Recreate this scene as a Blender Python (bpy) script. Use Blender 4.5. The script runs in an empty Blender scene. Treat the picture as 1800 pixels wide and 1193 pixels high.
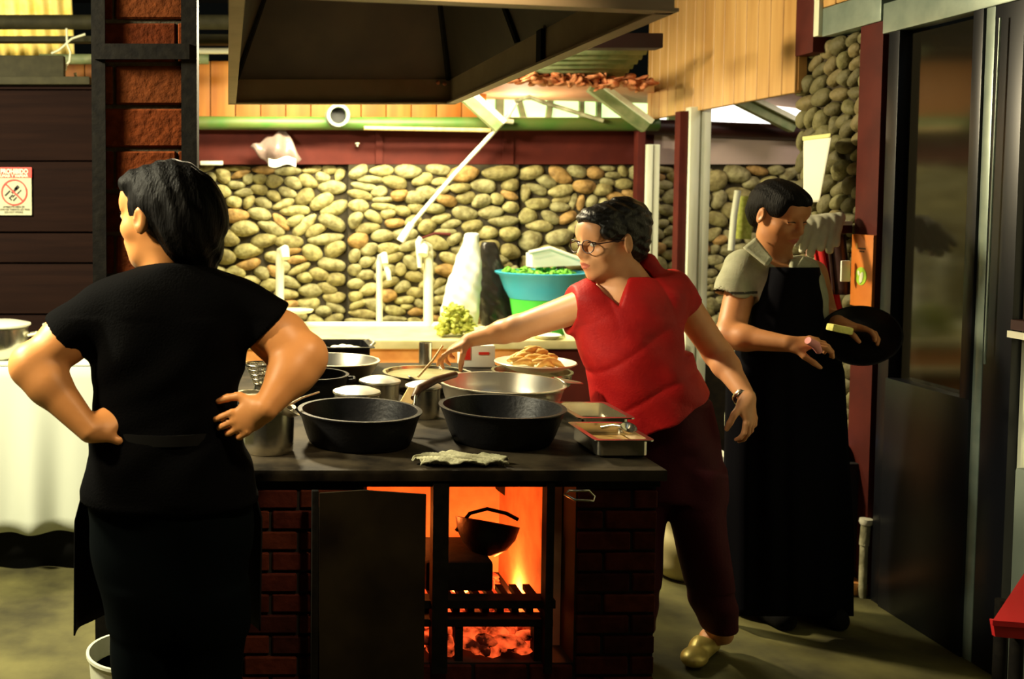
import bpy, bmesh, math, random
import numpy as np
from mathutils import Vector, Matrix
random.seed(7); RNG = np.random.RandomState(7)
S = bpy.context.scene; COL = S.collection
# ------------------------------------------------------------- camera, light
F = 1800.0; PX0, PY0, TH = 400.0, 444.0, math.radians(3.0); CZ = 1.5
cd = bpy.data.cameras.new('camera'); cam = bpy.data.objects.new('camera', cd); COL.objects.link(cam)
cam.location = (0, 0, CZ); cam.rotation_euler = (math.radians(90) - TH, 0, 0)
cd.sensor_width = 36; cd.lens = 36.0 * F / 1800; cd.shift_x = (900 - PX0) / 1800; cd.shift_y = -(596.5 - PY0) / 1800
cd.clip_start = .05; cd.clip_end = 60
cd.dof.use_dof = True; cd.dof.focus_distance = 2.75; cd.dof.aperture_fstop = 4.0
S.camera = cam
def w(px, py, Y):
    a = (px - PX0) / F; b = -(py - PY0) / F
    d = Vector((a, math.cos(TH) + b * math.sin(TH), -math.sin(TH) + b * math.cos(TH)))
    d *= Y / d.y
    return Vector((d.x, d.y, d.z + CZ))
def wz(px, py, z):
    p = w(px, py, 1.0); d = p - Vector((0, 0, CZ)); t = (z - CZ) / d.z
    return Vector((d.x * t, d.y * t, z))
S.view_settings.view_transform = 'Standard'; S.view_settings.look = 'None'
S.view_settings.exposure = 0.0; S.view_settings.gamma = 1.0; S.view_settings.use_curve_mapping = False
wd = bpy.data.worlds.new('world'); S.world = wd; wd.use_nodes = True
wd.node_tree.nodes['Background'].inputs[0].default_value = (.5, .55, .45, 1)
wd.node_tree.nodes['Background'].inputs[1].default_value = 0.005
def lamp(name, kind, loc, energy, color, size=.1, size_y=None, aim=None, spread=None, blend=.5, angle=None):
    l = bpy.data.lights.new(name, kind); l.energy = energy; l.color = color
    if kind == 'AREA':
        l.size = size
        if size_y: l.shape = 'RECTANGLE'; l.size_y = size_y
        if spread: l.spread = math.radians(spread)
    else: l.shadow_soft_size = size
    if kind == 'SPOT': l.spot_size = math.radians(angle); l.spot_blend = blend
    o = bpy.data.objects.new(name, l); COL.objects.link(o); o.location = loc
    if aim is not None: o.rotation_euler = (Vector(aim) - Vector(loc)).to_track_quat('-Z', 'Y').to_euler()
    return o
lamp('sink_light', 'AREA', (.72, 5.35, 2.2), 72, (1, .92, .58), 1.2, .1, aim=(.85, 5.9, .9))
lamp('buffet_light', 'AREA', (-1.5, 2.62, 2.4), 150, (1, .91, .62), .3, .3, aim=(-.9, 3.8, .7))
lamp('kitchen_light', 'AREA', (.75, 1.2, 2.9), 2.4, (1, .78, .46), .3, .3, aim=(1.0, 3.3, 1.0))
lamp('stove_light', 'AREA', (.12, 4.5, 2.28), 95, (1, .84, .52), .22, .22, aim=(1.3, 3.2, 1.2))
lamp('arm_fill_light', 'AREA', (.62, 1.40, 2.25), 1.25, (1, .78, .46), .12, .12, aim=(.12, 2.2, 1.12), spread=55)  # added fill aimed at the bare right arm, no lamp hangs there
lamp('side_fill_light', 'AREA', (-1.35, 1.85, 2.15), 2.8, (1, .84, .52), .12, .12, aim=(-.35, 2.2, 1.28), spread=50)  # added narrow fill for the left arm and cheek, not a room lamp
lamp('dining_light', 'AREA', (1.7, 1.0, 3.1), 1.5, (.75, .95, 1), .5, .5, aim=(2.4, 3.4, 1.6))
lamp('annex_light', 'AREA', (3.2, 5.0, 2.6), 10, (1, .85, .7), .4, .4, aim=(3.2, 6.0, 1.3))
lamp('roof_light', 'POINT', (-1.6, 6.2, 2.3), 45, (1, .88, .45), .1)
lamp('soffit_light', 'POINT', (1.75, 6.15, 1.96), 13, (1, .75, .5), .1)

# ------------------------------------------------------------- tagging
def tag(o, label=None, cat=None, group=None, kind=None):
    if label: o['label'] = label
    if cat: o['category'] = cat
    if group: o['group'] = group
    if kind: o['kind'] = kind
    return o
def link(name, me, m, parent=None, smooth=True):
    for x in (m if isinstance(m, (list, tuple)) else [m]): me.materials.append(x)
    if smooth == True: me.shade_smooth()
    elif smooth: me.shade_smooth(); me.set_sharp_from_angle(angle=math.radians(smooth))
    o = bpy.data.objects.new(name, me); COL.objects.link(o)
    if parent:
        o.parent = parent; L = parent.location
        if L.length > 0: me.transform(Matrix.Translation(-L))
    return o
def thing(name, loc, label, cat, group=None):
    o = bpy.data.objects.new(name, None); COL.objects.link(o); o.location = loc; o.empty_display_size = .1
    return tag(o, label, cat, group)

# ------------------------------------------------------------- mesh builder (world coordinates)
class MB:
    def __init__(s): s.b = bmesh.new()
    def _x(s, vs, M):
        if M is not None: bmesh.ops.transform(s.b, matrix=M, verts=vs)
    def box(s, x0, x1, y0, y1, z0, z1, bev=0, M=None, seg=2):
        r = bmesh.ops.create_cube(s.b, size=1)['verts']
        for v in r: v.co = Vector(((x0 + x1) / 2 + v.co.x * (x1 - x0), (y0 + y1) / 2 + v.co.y * (y1 - y0), (z0 + z1) / 2 + v.co.z * (z1 - z0)))
        if bev:
            es = list({e for v in r for e in v.link_edges})
            q = bmesh.ops.bevel(s.b, geom=es, offset=bev, segments=seg, affect='EDGES', profile=.6)
            r = list({v for f in q['faces'] for v in f.verts} | {v for v in r if v.is_valid})
        s._x(r, M); return s
    def lathe(s, prof, c=(0, 0, 0), n=48, M=None, closed=False):
        vs = []; rings = []
        for r, z in prof:
            ring = [s.b.verts.new((r * math.cos(2 * math.pi * i / n), r * math.sin(2 * math.pi * i / n), z)) for i in range(n)]
            rings.append(ring); vs += ring
        for a, b in zip(rings, rings[1:] + ([rings[0]] if closed else [])):
            for i in range(n): s.b.faces.new((a[i], a[(i + 1) % n], b[(i + 1) % n], b[i]))
        if not closed:
            if prof[0][0] > 1e-6: s.b.faces.new(rings[0][::-1])
            if prof[-1][0] > 1e-6: s.b.faces.new(rings[-1])
        T = Matrix.Translation(c)
        s._x(vs, T @ M if M is not None else T); return s
    def tube(s, pts, r, n=12, cap=True):
        pts = [Vector(p) for p in pts]; rs = r if isinstance(r, (list, tuple)) else [r] * len(pts)
        rings = []; up = None
        for i, p in enumerate(pts):
            t = (pts[min(i + 1, len(pts) - 1)] - pts[max(i - 1, 0)]).normalized()
            if up is None: up = Vector((0, 0, 1)) if abs(t.z) < .9 else Vector((1, 0, 0))
            u = (up - t * up.dot(t)).normalized(); v = t.cross(u); up = u
            rings.append([s.b.verts.new(p + (u * math.cos(2 * math.pi * k / n) + v * math.sin(2 * math.pi * k / n)) * rs[i]) for k in range(n)])
        for a, b in zip(rings, rings[1:]):
            for k in range(n): s.b.faces.new((a[k], a[(k + 1) % n], b[(k + 1) % n], b[k]))
        if cap: s.b.faces.new(rings[0][::-1]); s.b.faces.new(rings[-1])
        return s
    def ell(s, c, r, R=None, sub=3, noise=0):
        q = bmesh.ops.create_icosphere(s.b, subdivisions=sub, radius=1)['verts']
        ph = [random.uniform(0, 6.28) for _ in range(6)]
        for v in q:
            k = 1
            if noise: k = 1 + noise * (math.sin(2.1 * v.co.x + ph[0]) * math.sin(2.3 * v.co.y + ph[1]) + .6 * math.sin(3.3 * v.co.z + ph[2] + v.co.x * 2))
            p = Vector((v.co.x * r[0], v.co.y * r[1], v.co.z * r[2])) * k
            v.co = (R @ p if R is not None else p) + Vector(c)
        return s
    def poly(s, pts, ext=None):
        v = [s.b.verts.new(p) for p in pts]; f = s.b.faces.new(v)
        if ext is not None:
            ext = Vector(ext); v2 = [s.b.verts.new(Vector(p) + ext) for p in pts]; s.b.faces.new(v2[::-1])
            for i in range(len(v)): s.b.faces.new((v[i], v2[i], v2[(i + 1) % len(v)], v[(i + 1) % len(v)]))
        return s
    def sheet(s, fn, nu, nv, th=.002):
        """closed thin cloth: fn(u,v) -> point, offset back by th along the normal"""
        P = [[Vector(fn(i / nu, j / nv)) for j in range(nv + 1)] for i in range(nu + 1)]
        A = [[s.b.verts.new(p) for p in row] for row in P]; B = []
        for i in range(nu + 1):
            row = []
            for j in range(nv + 1):
                du = P[min(i + 1, nu)][j] - P[max(i - 1, 0)][j]; dv = P[i][min(j + 1, nv)] - P[i][max(j - 1, 0)]
                nn = du.cross(dv); nn = nn.normalized() if nn.length > 1e-12 else Vector((0, 0, 1))
                row.append(s.b.verts.new(P[i][j] - nn * th))
            B.append(row)
        for i in range(nu):
            for j in range(nv):
                s.b.faces.new((A[i][j], A[i + 1][j], A[i + 1][j + 1], A[i][j + 1]))
                s.b.faces.new((B[i][j + 1], B[i + 1][j + 1], B[i + 1][j], B[i][j]))
        for i in range(nu):
            s.b.faces.new((A[i][0], B[i][0], B[i + 1][0], A[i + 1][0])); s.b.faces.new((A[i + 1][nv], B[i + 1][nv], B[i][nv], A[i][nv]))
        for j in range(nv):
            s.b.faces.new((A[0][j + 1], B[0][j + 1], B[0][j], A[0][j])); s.b.faces.new((A[nu][j], B[nu][j], B[nu][j + 1], A[nu][j + 1]))
        return s
    def obj(s, name, m, parent=None, smooth=40):
        bmesh.ops.recalc_face_normals(s.b, faces=s.b.faces)
        me = bpy.data.meshes.new(name); s.b.to_mesh(me); s.b.free()
        return link(name, me, m, parent, smooth)

# ------------------------------------------------------------- materials
def mat(name, c, rough=.6, metal=0, c2=None, scale=20, bump=0, bscale=None, spec=.5, emit=None, es=0, island=None, sheen=0, stretch=None, trans=0, alpha=None):
    m = bpy.data.materials.new(name); m.use_nodes = True; N = m.node_tree.nodes; L = m.node_tree.links
    b = N['Principled BSDF']; b.inputs['Roughness'].default_value = rough; b.inputs['Metallic'].default_value = metal
    b.inputs['Specular IOR Level'].default_value = spec
    b.inputs['Base Color'].default_value = (*c, 1)
    tc = N.new('ShaderNodeTexCoord'); src = tc.outputs['Object']
    if stretch:
        mp = N.new('ShaderNodeMapping'); mp.inputs['Scale'].default_value = stretch; L.new(src, mp.inputs[0]); src = mp.outputs[0]
    col = None
    if c2:
        n = N.new('ShaderNodeTexNoise'); n.inputs['Scale'].default_value = scale; n.inputs['Detail'].default_value = 5; L.new(src, n.inputs['Vector'])
        r = N.new('ShaderNodeValToRGB'); r.color_ramp.elements[0].position = .35; r.color_ramp.elements[1].position = .65
        r.color_ramp.elements[0].color = (*c, 1); r.color_ramp.elements[1].color = (*c2, 1); L.new(n.outputs[0], r.inputs[0]); col = r.outputs[0]
    if island:
        g = N.new('ShaderNodeNewGeometry'); r = N.new('ShaderNodeValToRGB'); r.color_ramp.interpolation = 'CONSTANT'
        for i, q in enumerate(island):
            e = r.color_ramp.elements[i] if i < 2 else r.color_ramp.elements.new(.5)
            e.position = i / len(island); e.color = (*q, 1)
        L.new(g.outputs['Random Per Island'], r.inputs[0])
        if col is not None:
            mx = N.new('ShaderNodeMix'); mx.data_type = 'RGBA'; mx.blend_type = 'MULTIPLY'; mx.inputs[0].default_value = 1
            L.new(r.outputs[0], mx.inputs[6]); L.new(col, mx.inputs[7]); col = mx.outputs[2]
        else: col = r.outputs[0]
    if col is not None: L.new(col, b.inputs['Base Color'])
    if bump:
        n = N.new('ShaderNodeTexNoise'); n.inputs['Scale'].default_value = bscale or scale; n.inputs['Detail'].default_value = 6; L.new(src, n.inputs['Vector'])
        bp = N.new('ShaderNodeBump'); bp.inputs['Strength'].default_value = bump; bp.inputs['Distance'].default_value = .01
        L.new(n.outputs[0], bp.inputs['Height']); L.new(bp.outputs[0], b.inputs['Normal'])
    if emit: b.inputs['Emission Color'].default_value = (*emit, 1); b.inputs['Emission Strength'].default_value = es
    if sheen: b.inputs['Sheen Weight'].default_value = sheen
    if trans: b.inputs['Transmission Weight'].default_value = trans
    if alpha is not None: b.inputs['Alpha'].default_value = alpha
    return m
def wood(name, c, c2, scale=(30, 30, 2), rough=.5, bump=.1):
    return mat(name, c, rough, spec=.3 if rough < .8 else .12, c2=c2, scale=1.0, stretch=scale, bump=bump, bscale=2)
M = {}
M['floor'] = mat('concrete', (.035, .031, .008), .8, c2=(.14, .128, .038), scale=3.5, bump=.25, bscale=25)
M['stone'] = mat('river_stone', (.50, .46, .34), .7, c2=(1.1, 1.1, 1.05), scale=26, bump=.6, bscale=55,
    island=[(.34, .29, .12), (.42, .37, .17), (.27, .23, .09), (.40, .24, .08), (.33, .30, .15), (.52, .47, .26), (.22, .17, .06), (.37, .33, .14), (.30, .20, .08)])
M['stone_col'] = mat('dim_column_stone', (.75, .75, .62), .7, c2=(1, 1, 1), scale=35, bump=.7, bscale=45,
    island=[(.16, .145, .065), (.20, .185, .08), (.13, .115, .05), (.21, .17, .075), (.18, .165, .08)])  # column stones darkened in colour to carry their dim light
M['mortar'] = mat('mortar', (.022, .016, .007), .9, c2=(.04, .028, .01), scale=30, bump=.3)
M['maroon'] = mat('maroon_paint', (.065, .009, .006), .7, spec=.2, c2=(.09, .013, .008), scale=8, bump=.05)
M['maroon_dark'] = mat('dark_maroon_paint', (.035, .008, .006), .5)
M['lit_band'] = mat('lit_band_pink', (.55, .42, .36), .8, c2=(.5, .38, .33), scale=6)  # pale pink carries the light falling on this stretch of beam band
M['plank'] = wood('dark_stained_plank', (.008, .0025, .0015), (.013, .0045, .0025), (2, 2, 40), .85)
M['orange_wood'] = wood('orange_board', (.32, .10, .012), (.42, .165, .026), (14, 14, 1.2), .5)
M['valance'] = wood('varnished_pine', (.50, .27, .085), (.66, .40, .15), (14, 14, 1.2), .4)
M['brick'] = mat('red_brick', (.62, .62, .62), .9, spec=.08, c2=(1, 1, 1), scale=40, bump=.5, bscale=50,
    island=[(.13, .028, .006), (.165, .036, .008), (.11, .022, .005), (.15, .038, .009)])
M['brick_joint'] = mat('brick_mortar', (.06, .05, .03), .95, c2=(.09, .07, .04), scale=60, bump=.5)
M['old_brick'] = mat('sooty_brick', (.6, .6, .6), .9, spec=.08, c2=(1, 1, 1), scale=30, bump=.4, bscale=50,
    island=[(.085, .017, .010), (.11, .024, .011), (.07, .015, .008), (.05, .012, .008)])
M['soot'] = mat('soot_mortar', (.012, .008, .006), .9)
M['counter_brick'] = mat('counter_tile', (.62, .24, .06), .6, c2=(.75, .34, .10), scale=12)
M['counter_top'] = mat('counter_cement', (.55, .48, .22), .5, c2=(.70, .62, .32), scale=10)
M['iron'] = mat('black_iron', (.008, .007, .006), .8, .1, spec=.12, c2=(.014, .012, .009), scale=40, bump=.15)
M['castiron'] = mat('cast_iron', (.006, .006, .007), .42, .2, spec=.3, bump=.12, bscale=90)
M['plate_top'] = mat('stove_plate', (.008, .006, .004), .7, .1, spec=.15, c2=(.055, .042, .024), scale=9, bump=.2, bscale=30)
M['hood'] = mat('hood_sheet', (.045, .030, .016), .6, .4, c2=(.07, .048, .026), scale=5)
M['hood_rim'] = mat('hood_rim_steel', (.36, .26, .14), .5, .2, c2=(.44, .33, .19), scale=7)
M['steel'] = mat('brushed_steel', (.72, .68, .55), .24, 1, bump=.03, bscale=80)
M['alum'] = mat('aluminium', (.82, .79, .68), .36, 1)
M['green_pipe'] = mat('green_pipe', (.045, .12, .016), .5, c2=(.09, .12, .025), scale=9)
M['pvc'] = mat('white_pvc', (.86, .84, .62), .35)
M['white_post'] = mat('white_paint', (.74, .76, .55), .5, c2=(.82, .84, .66), scale=10, stretch=(4, 4, .6))
M['white_plastic'] = mat('white_plastic', (.88, .88, .74), .4, spec=.5)
M['paper'] = mat('paper', (.88, .90, .76), .8)
M['paper_yellow'] = mat('yellowed_paper', (.80, .80, .32), .8)
M['grey_beam'] = mat('dark_beam', (.030, .027, .012), .7, spec=.2, c2=(.045, .04, .018), scale=20)
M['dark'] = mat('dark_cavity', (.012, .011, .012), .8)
M['ceil'] = mat('dark_roof', (.02, .016, .012), .9)
M['green_roof'] = mat('green_corrugated', (.16, .22, .09), .6, c2=(.30, .33, .16), scale=14)
M['rust'] = mat('rusty_flake', (.40, .09, .02), .8, c2=(.75, .32, .14), scale=30, bump=.4)
M['soffit'] = mat('salmon_soffit', (.80, .45, .24), .7, c2=(.68, .34, .15), scale=5)
M['window_glow'] = mat('lit_window', (.7, .9, .5), .5, emit=(.62, 1, .38), es=1.5)
M['window_white'] = mat('lit_annex_window', (.9, .9, .8), .5, emit=(1, .99, .92), es=2.2)
M['yellow_sheet'] = mat('yellow_corrugated', (.85, .68, .17), .5, c2=(.95, .82, .36), scale=9)
M['frame_grey'] = mat('grey_green_frame', (.20, .26, .22), .35, .3, c2=(.26, .32, .27), scale=15)
M['black_alu'] = mat('black_frame', (.008, .009, .013), .35, .3)
M['cloth_white'] = mat('white_cloth', (.62, .66, .54), .85, bump=.03, bscale=150)
M['cloth_black'] = mat('black_cloth', (.004, .004, .004), .9, spec=.2)
M['skin_a'] = mat('skin_tan', (.76, .32, .10), .45, c2=(.82, .36, .12), scale=14, spec=.4)
M['skin_b'] = mat('skin_light', (.78, .38, .18), .45, c2=(.72, .33, .145), scale=12, spec=.4)
M['skin_c'] = mat('skin_brown', (.56, .25, .10), .45, c2=(.48, .20, .075), scale=14, spec=.4)
M['lip'] = mat('lips', (.50, .13, .08), .4)
M['eye'] = mat('eye_white', (.6, .55, .45), .2)
M['iris'] = mat('dark_iris', (.012, .006, .003), .15)
M['hair'] = mat('black_hair', (.003, .0026, .0026), .6, bump=.5, bscale=60, stretch=(3, 3, .6), spec=.12)
M['hair_b'] = mat('curly_black_hair', (.008, .007, .006), .42, bump=.8, bscale=45, spec=.35)
M['tee'] = mat('black_tee', (.0015, .0015, .0018), .9, bump=.2, bscale=200, spec=.04)
M['pants_a'] = mat('dark_trousers', (.0012, .0025, .003), .9, spec=.04)
M['red'] = mat('red_blouse', (.38, .004, .005), .6, c2=(.44, .007, .006), scale=30, bump=.12, bscale=130, spec=.3)
M['maroon_pants'] = mat('maroon_trousers', (.060, .006, .012), .75, bump=.1, bscale=120, spec=.2)
M['gold'] = mat('gold_leather', (.62, .48, .13), .35, .35)
M['polo'] = mat('grey_polo', (.34, .35, .23), .8, c2=(.40, .41, .28), scale=40, bump=.15, bscale=160)
M['polo_dark'] = mat('polo_stripe', (.05, .05, .035), .8)
M['apron'] = mat('navy_black_apron', (.0025, .0025, .0045), .85, spec=.05)
M['blue'] = mat('blue_plastic', (.045, .42, .62), .4)
M['green_bucket'] = mat('green_plastic', (.06, .55, .05), .45, c2=(.09, .62, .08), scale=8)
M['leaf'] = mat('leafy_green', (.10, .40, .02), .6, c2=(.22, .55, .06), scale=60)
M['moss'] = mat('yellow_green_leaf', (.30, .34, .03), .7, c2=(.50, .52, .10), scale=50)
M['bag_white'] = mat('thin_white_plastic', (.85, .86, .74), .35, bump=.3, bscale=20)
M['bag_black'] = mat('thin_black_plastic', (.02, .017, .015), .22, bump=.5, bscale=22)
M['banana'] = mat('fried_plantain', (.85, .62, .20), .45, c2=(.70, .42, .10), scale=30, bump=.2)
M['sauce'] = mat('brown_stew', (.30, .15, .04), .3, c2=(.50, .32, .10), scale=40, bump=.5)
M['broth'] = mat('green_broth', (.50, .48, .26), .25, c2=(.36, .32, .14), scale=14, bump=.3)
M['wood_tool'] = wood('wooden_tool', (.55, .36, .14), (.70, .50, .22), (30, 30, 3))
M['wood_dark'] = wood('charred_handle', (.045, .02, .008), (.10, .045, .015), (30, 30, 3))
M['signred'] = mat('sign_red', (.75, .03, .015), .5)
M['signwhite'] = mat('sign_white', (.48, .46, .29), .5)
M['ink'] = mat('black_ink', (.01, .01, .01), .6)
M['signorange'] = mat('orange_sign', (.62, .17, .02), .5, c2=(.70, .22, .03), scale=12)
M['signgreen'] = mat('lime_print', (.42, .70, .04), .5)
M['cream'] = mat('cream_print', (.85, .85, .6), .5)
M['redcloth'] = mat('red_cloth', (.62, .010, .012), .7)
M['rag'] = mat('grey_rag', (.55, .54, .34), .9, c2=(.16, .15, .08), scale=14, bump=.5, bscale=40)
M['rag_grey'] = mat('weathered_pipe', (.16, .18, .13), .6)
M['glove'] = mat('pale_glove', (.55, .54, .38), .7, c2=(.65, .64, .48), scale=20)
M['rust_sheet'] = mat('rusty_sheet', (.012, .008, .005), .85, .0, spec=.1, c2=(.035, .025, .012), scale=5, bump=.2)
M['fire_brick'] = mat('fire_brick', (.75, .42, .26), .9, c2=(.55, .28, .16), scale=9, bump=.4, bscale=18)
M['glassdark'] = mat('dark_glass', (.010, .009, .006), .10, 0, spec=.35)
M['bluebox'] = mat('blue_plastic_bin', (.01, .06, .30), .45)
M['grey_panel'] = mat('grey_green_panel', (.12, .15, .12), .7)
M['ceramic'] = mat('white_ceramic', (.85, .84, .66), .25)
M['pinkcloth'] = mat('pink_cloth', (.75, .30, .30), .8)
M['glass'] = mat('lens_glass', (1, 1, 1), .03, trans=1)

# ------------------------------------------------------------- implicit bodies
def smin(a, b, k):
    h = np.maximum(k - np.abs(a - b), 0) / k
    return np.minimum(a, b) - h * h * k * .25
def A3(v): return np.array([v[0], v[1], v[2]], dtype=np.float64)
def cap(a, b, ra, rb, k=.012, mode='+'):
    a, b = A3(a), A3(b); ab = b - a; L2 = max(ab @ ab, 1e-12); m = max(ra, rb)
    def f(X, Y, Z):
        t = np.clip(((X - a[0]) * ab[0] + (Y - a[1]) * ab[1] + (Z - a[2]) * ab[2]) / L2, 0, 1)
        return np.sqrt((X - a[0] - t * ab[0]) ** 2 + (Y - a[1] - t * ab[1]) ** 2 + (Z - a[2] - t * ab[2]) ** 2) - (ra + (rb - ra) * t)
    return (mode, k, np.minimum(a, b) - m, np.maximum(a, b) + m, f)
def ell(c, r, R=None, k=.012, mode='+'):
    c = A3(c); r = A3(r); m = r.max(); Rm = np.eye(3) if R is None else np.array(R.to_3x3()).T
    def f(X, Y, Z):
        x, y, z = X - c[0], Y - c[1], Z - c[2]
        u = Rm[0, 0] * x + Rm[0, 1] * y + Rm[0, 2] * z; v = Rm[1, 0] * x + Rm[1, 1] * y + Rm[1, 2] * z; q = Rm[2, 0] * x + Rm[2, 1] * y + Rm[2, 2] * z
        k0 = np.sqrt((u / r[0]) ** 2 + (v / r[1]) ** 2 + (q / r[2]) ** 2); k1 = np.sqrt((u / r[0] ** 2) ** 2 + (v / r[1] ** 2) ** 2 + (q / r[2] ** 2) ** 2) + 1e-9
        return k0 * (k0 - 1) / k1
    return (mode, k, c - m, c + m, f)
def loft(st, k=.02, mode='+', p=2.0, yaw=0.0, grow=0.0, rnd=.01):
    """horizontal cross sections: (z, cx, cy, rx, ry), any order"""
    st = sorted(st); a = np.array(st, dtype=float); z = a[:, 0]; c, s_ = math.cos(yaw), math.sin(yaw)
    m = max(a[:, 3].max(), a[:, 4].max()) + grow
    zf = np.linspace(z[0], z[-1], max(8, int((z[-1] - z[0]) / .004))); st_ = (z[-1] - z[0]) / (len(zf) - 1); tb = {}
    kw = max(1, int(.028 / st_)); ker = np.hanning(2 * kw + 3); ker /= ker.sum()
    for j in (1, 2, 3, 4):
        v = np.interp(zf, z, a[:, j]); n_ = kw + 1
        pd = np.concatenate([2 * v[0] - v[1:n_ + 1][::-1] if len(v) > n_ else np.full(n_, v[0]), v, 2 * v[-1] - v[-n_ - 1:-1][::-1] if len(v) > n_ else np.full(n_, v[-1])]); tb[j] = np.convolve(pd, ker, 'same')[n_:-n_]
    def f(X, Y, Z):
        zz = np.broadcast_to(Z, Z.shape).ravel()
        I = lambda j: np.interp(zz, zf, tb[j]).reshape(Z.shape)
        cx, cy, rx, ry = I(1), I(2), I(3) + grow, I(4) + grow
        x, y = X - cx, Y - cy; u = (x * c + y * s_) / rx; v = (-x * s_ + y * c) / ry
        q = (np.abs(u) ** p + np.abs(v) ** p) ** (1 / p)
        d = (q - 1) * np.minimum(rx, ry)
        e = np.maximum(Z - z[-1], z[0] - Z) + 0 * d
        return -smin(-d, -e, rnd)
    return (mode, k, np.array([a[:, 1].min() - m, a[:, 2].min() - m, z[0]]), np.array([a[:, 1].max() + m, a[:, 2].max() + m, z[-1]]), f)
def half(n, p, lo, hi, k=.004):
    """removes everything on the side the normal points to, inside lo..hi"""
    n = A3(n); n = n / np.linalg.norm(n); p = A3(p)
    return ('-', k, A3(lo), A3(hi), lambda X, Y, Z: -((X - p[0]) * n[0] + (Y - p[1]) * n[1] + (Z - p[2]) * n[2]))
def sdf_mesh(name, ops, h, mats, parent=None, disp=None, region=None):
    lo = np.min([o[2] for o in ops if o[0] == '+'], axis=0) - 3 * h - .012
    hi = np.max([o[3] for o in ops if o[0] == '+'], axis=0) + 3 * h + .012
    n = np.ceil((hi - lo) / h).astype(int) + 1
    ax = [lo[i] + h * np.arange(n[i]) for i in range(3)]
    D = np.full(n, .09, dtype=np.float32)
    for mode, k, a, b, f in ops:
        pad = .045 if mode == '+' else .015
        i0 = [max(0, int((a[i] - pad - lo[i]) / h)) for i in range(3)]; i1 = [min(n[i], int((b[i] + pad - lo[i]) / h) + 2) for i in range(3)]
        if any(i1[i] <= i0[i] for i in range(3)): continue
        sl = tuple(slice(i0[i], i1[i]) for i in range(3))
        X = ax[0][sl[0]][:, None, None]; Y = ax[1][sl[1]][None, :, None]; Z = ax[2][sl[2]][None, None, :]
        d = f(X, Y, Z)
        if mode == '+': D[sl] = smin(D[sl], d, k)
        else: D[sl] = -smin(-D[sl], d, k)
    if disp is not None:
        I = np.nonzero(np.abs(D) < .03)
        D[I] += disp(ax[0][I[0]], ax[1][I[1]], ax[2][I[2]])
    s = D < 0
    s[0], s[-1], s[:, 0], s[:, -1], s[:, :, 0], s[:, :, -1] = [False] * 6
    D = np.where(s, D, np.maximum(D, 1e-5))
    c = sum(s[i:n[0] - 1 + i, j:n[1] - 1 + j, k:n[2] - 1 + k].astype(np.int8) for i in (0, 1) for j in (0, 1) for k in (0, 1))
    ce = np.array(np.nonzero((c > 0) & (c < 8))).T
    idx = np.full(n - 1, -1, dtype=np.int32); idx[ce[:, 0], ce[:, 1], ce[:, 2]] = np.arange(len(ce))
    acc = np.zeros((len(ce), 3)); cnt = np.zeros(len(ce))
    cs = [(i, j, k) for i in (0, 1) for j in (0, 1) for k in (0, 1)]
    for a in cs:
        for axx in range(3):
            if a[axx]: continue
            b = list(a); b[axx] = 1
            da = D[ce[:, 0] + a[0], ce[:, 1] + a[1], ce[:, 2] + a[2]]; db = D[ce[:, 0] + b[0], ce[:, 1] + b[1], ce[:, 2] + b[2]]
            m = (da < 0) != (db < 0); t = np.where(m, da / np.where(m, da - db, 1), 0)
            p = np.tile(np.array(a, float), (len(ce), 1)); p[:, axx] += t
            acc[m] += p[m]; cnt[m] += 1
    V = lo + h * (ce + acc / cnt[:, None])
    Q = []
    for axx in range(3):
        u, v = (axx + 1) % 3, (axx + 2) % 3
        s0 = [slice(1, n[i] - 1) for i in range(3)]; s0[axx] = slice(0, n[axx] - 1); s1 = list(s0); s1[axx] = slice(1, n[axx])
        e0, e1 = s[tuple(s0)], s[tuple(s1)]; off = np.array([1, 1, 1]); off[axx] = 0
        for flip, mm in ((0, e0 & ~e1), (1, ~e0 & e1)):
            E = np.array(np.nonzero(mm)).T + off
            if not len(E): continue
            def g(du, dv):
                P = E.copy(); P[:, u] -= du; P[:, v] -= dv; return idx[P[:, 0], P[:, 1], P[:, 2]]
            q = np.stack([g(1, 1), g(0, 1), g(0, 0), g(1, 0)], 1)
            Q.append(q[:, ::-1] if flip else q)
    Q = np.concatenate(Q)
    # one light smoothing pass
    for _ in range(2):
        sm = np.zeros_like(V); ct = np.zeros(len(V))
        for i in range(4):
            np.add.at(sm, Q[:, i], V[Q[:, (i + 1) % 4]]); np.add.at(sm, Q[:, (i + 1) % 4], V[Q[:, i]]); np.add.at(ct, Q[:, i], 1); np.add.at(ct, Q[:, (i + 1) % 4], 1)
        V = V * .6 + .4 * sm / ct[:, None]
    me = bpy.data.meshes.new(name)
    me.vertices.add(len(V)); me.vertices.foreach_set('co', V.astype(np.float32).ravel())
    me.loops.add(len(Q) * 4); me.loops.foreach_set('vertex_index', Q.astype(np.int32).ravel())
    me.polygons.add(len(Q)); me.polygons.foreach_set('loop_start', np.arange(0, len(Q) * 4, 4, dtype=np.int32))
    me.update(calc_edges=True)
    if region is not None:
        me.polygons.foreach_set('material_index', region(V[Q].mean(1)).astype(np.int32))
    return link(name, me, mats, parent, True)
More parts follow.
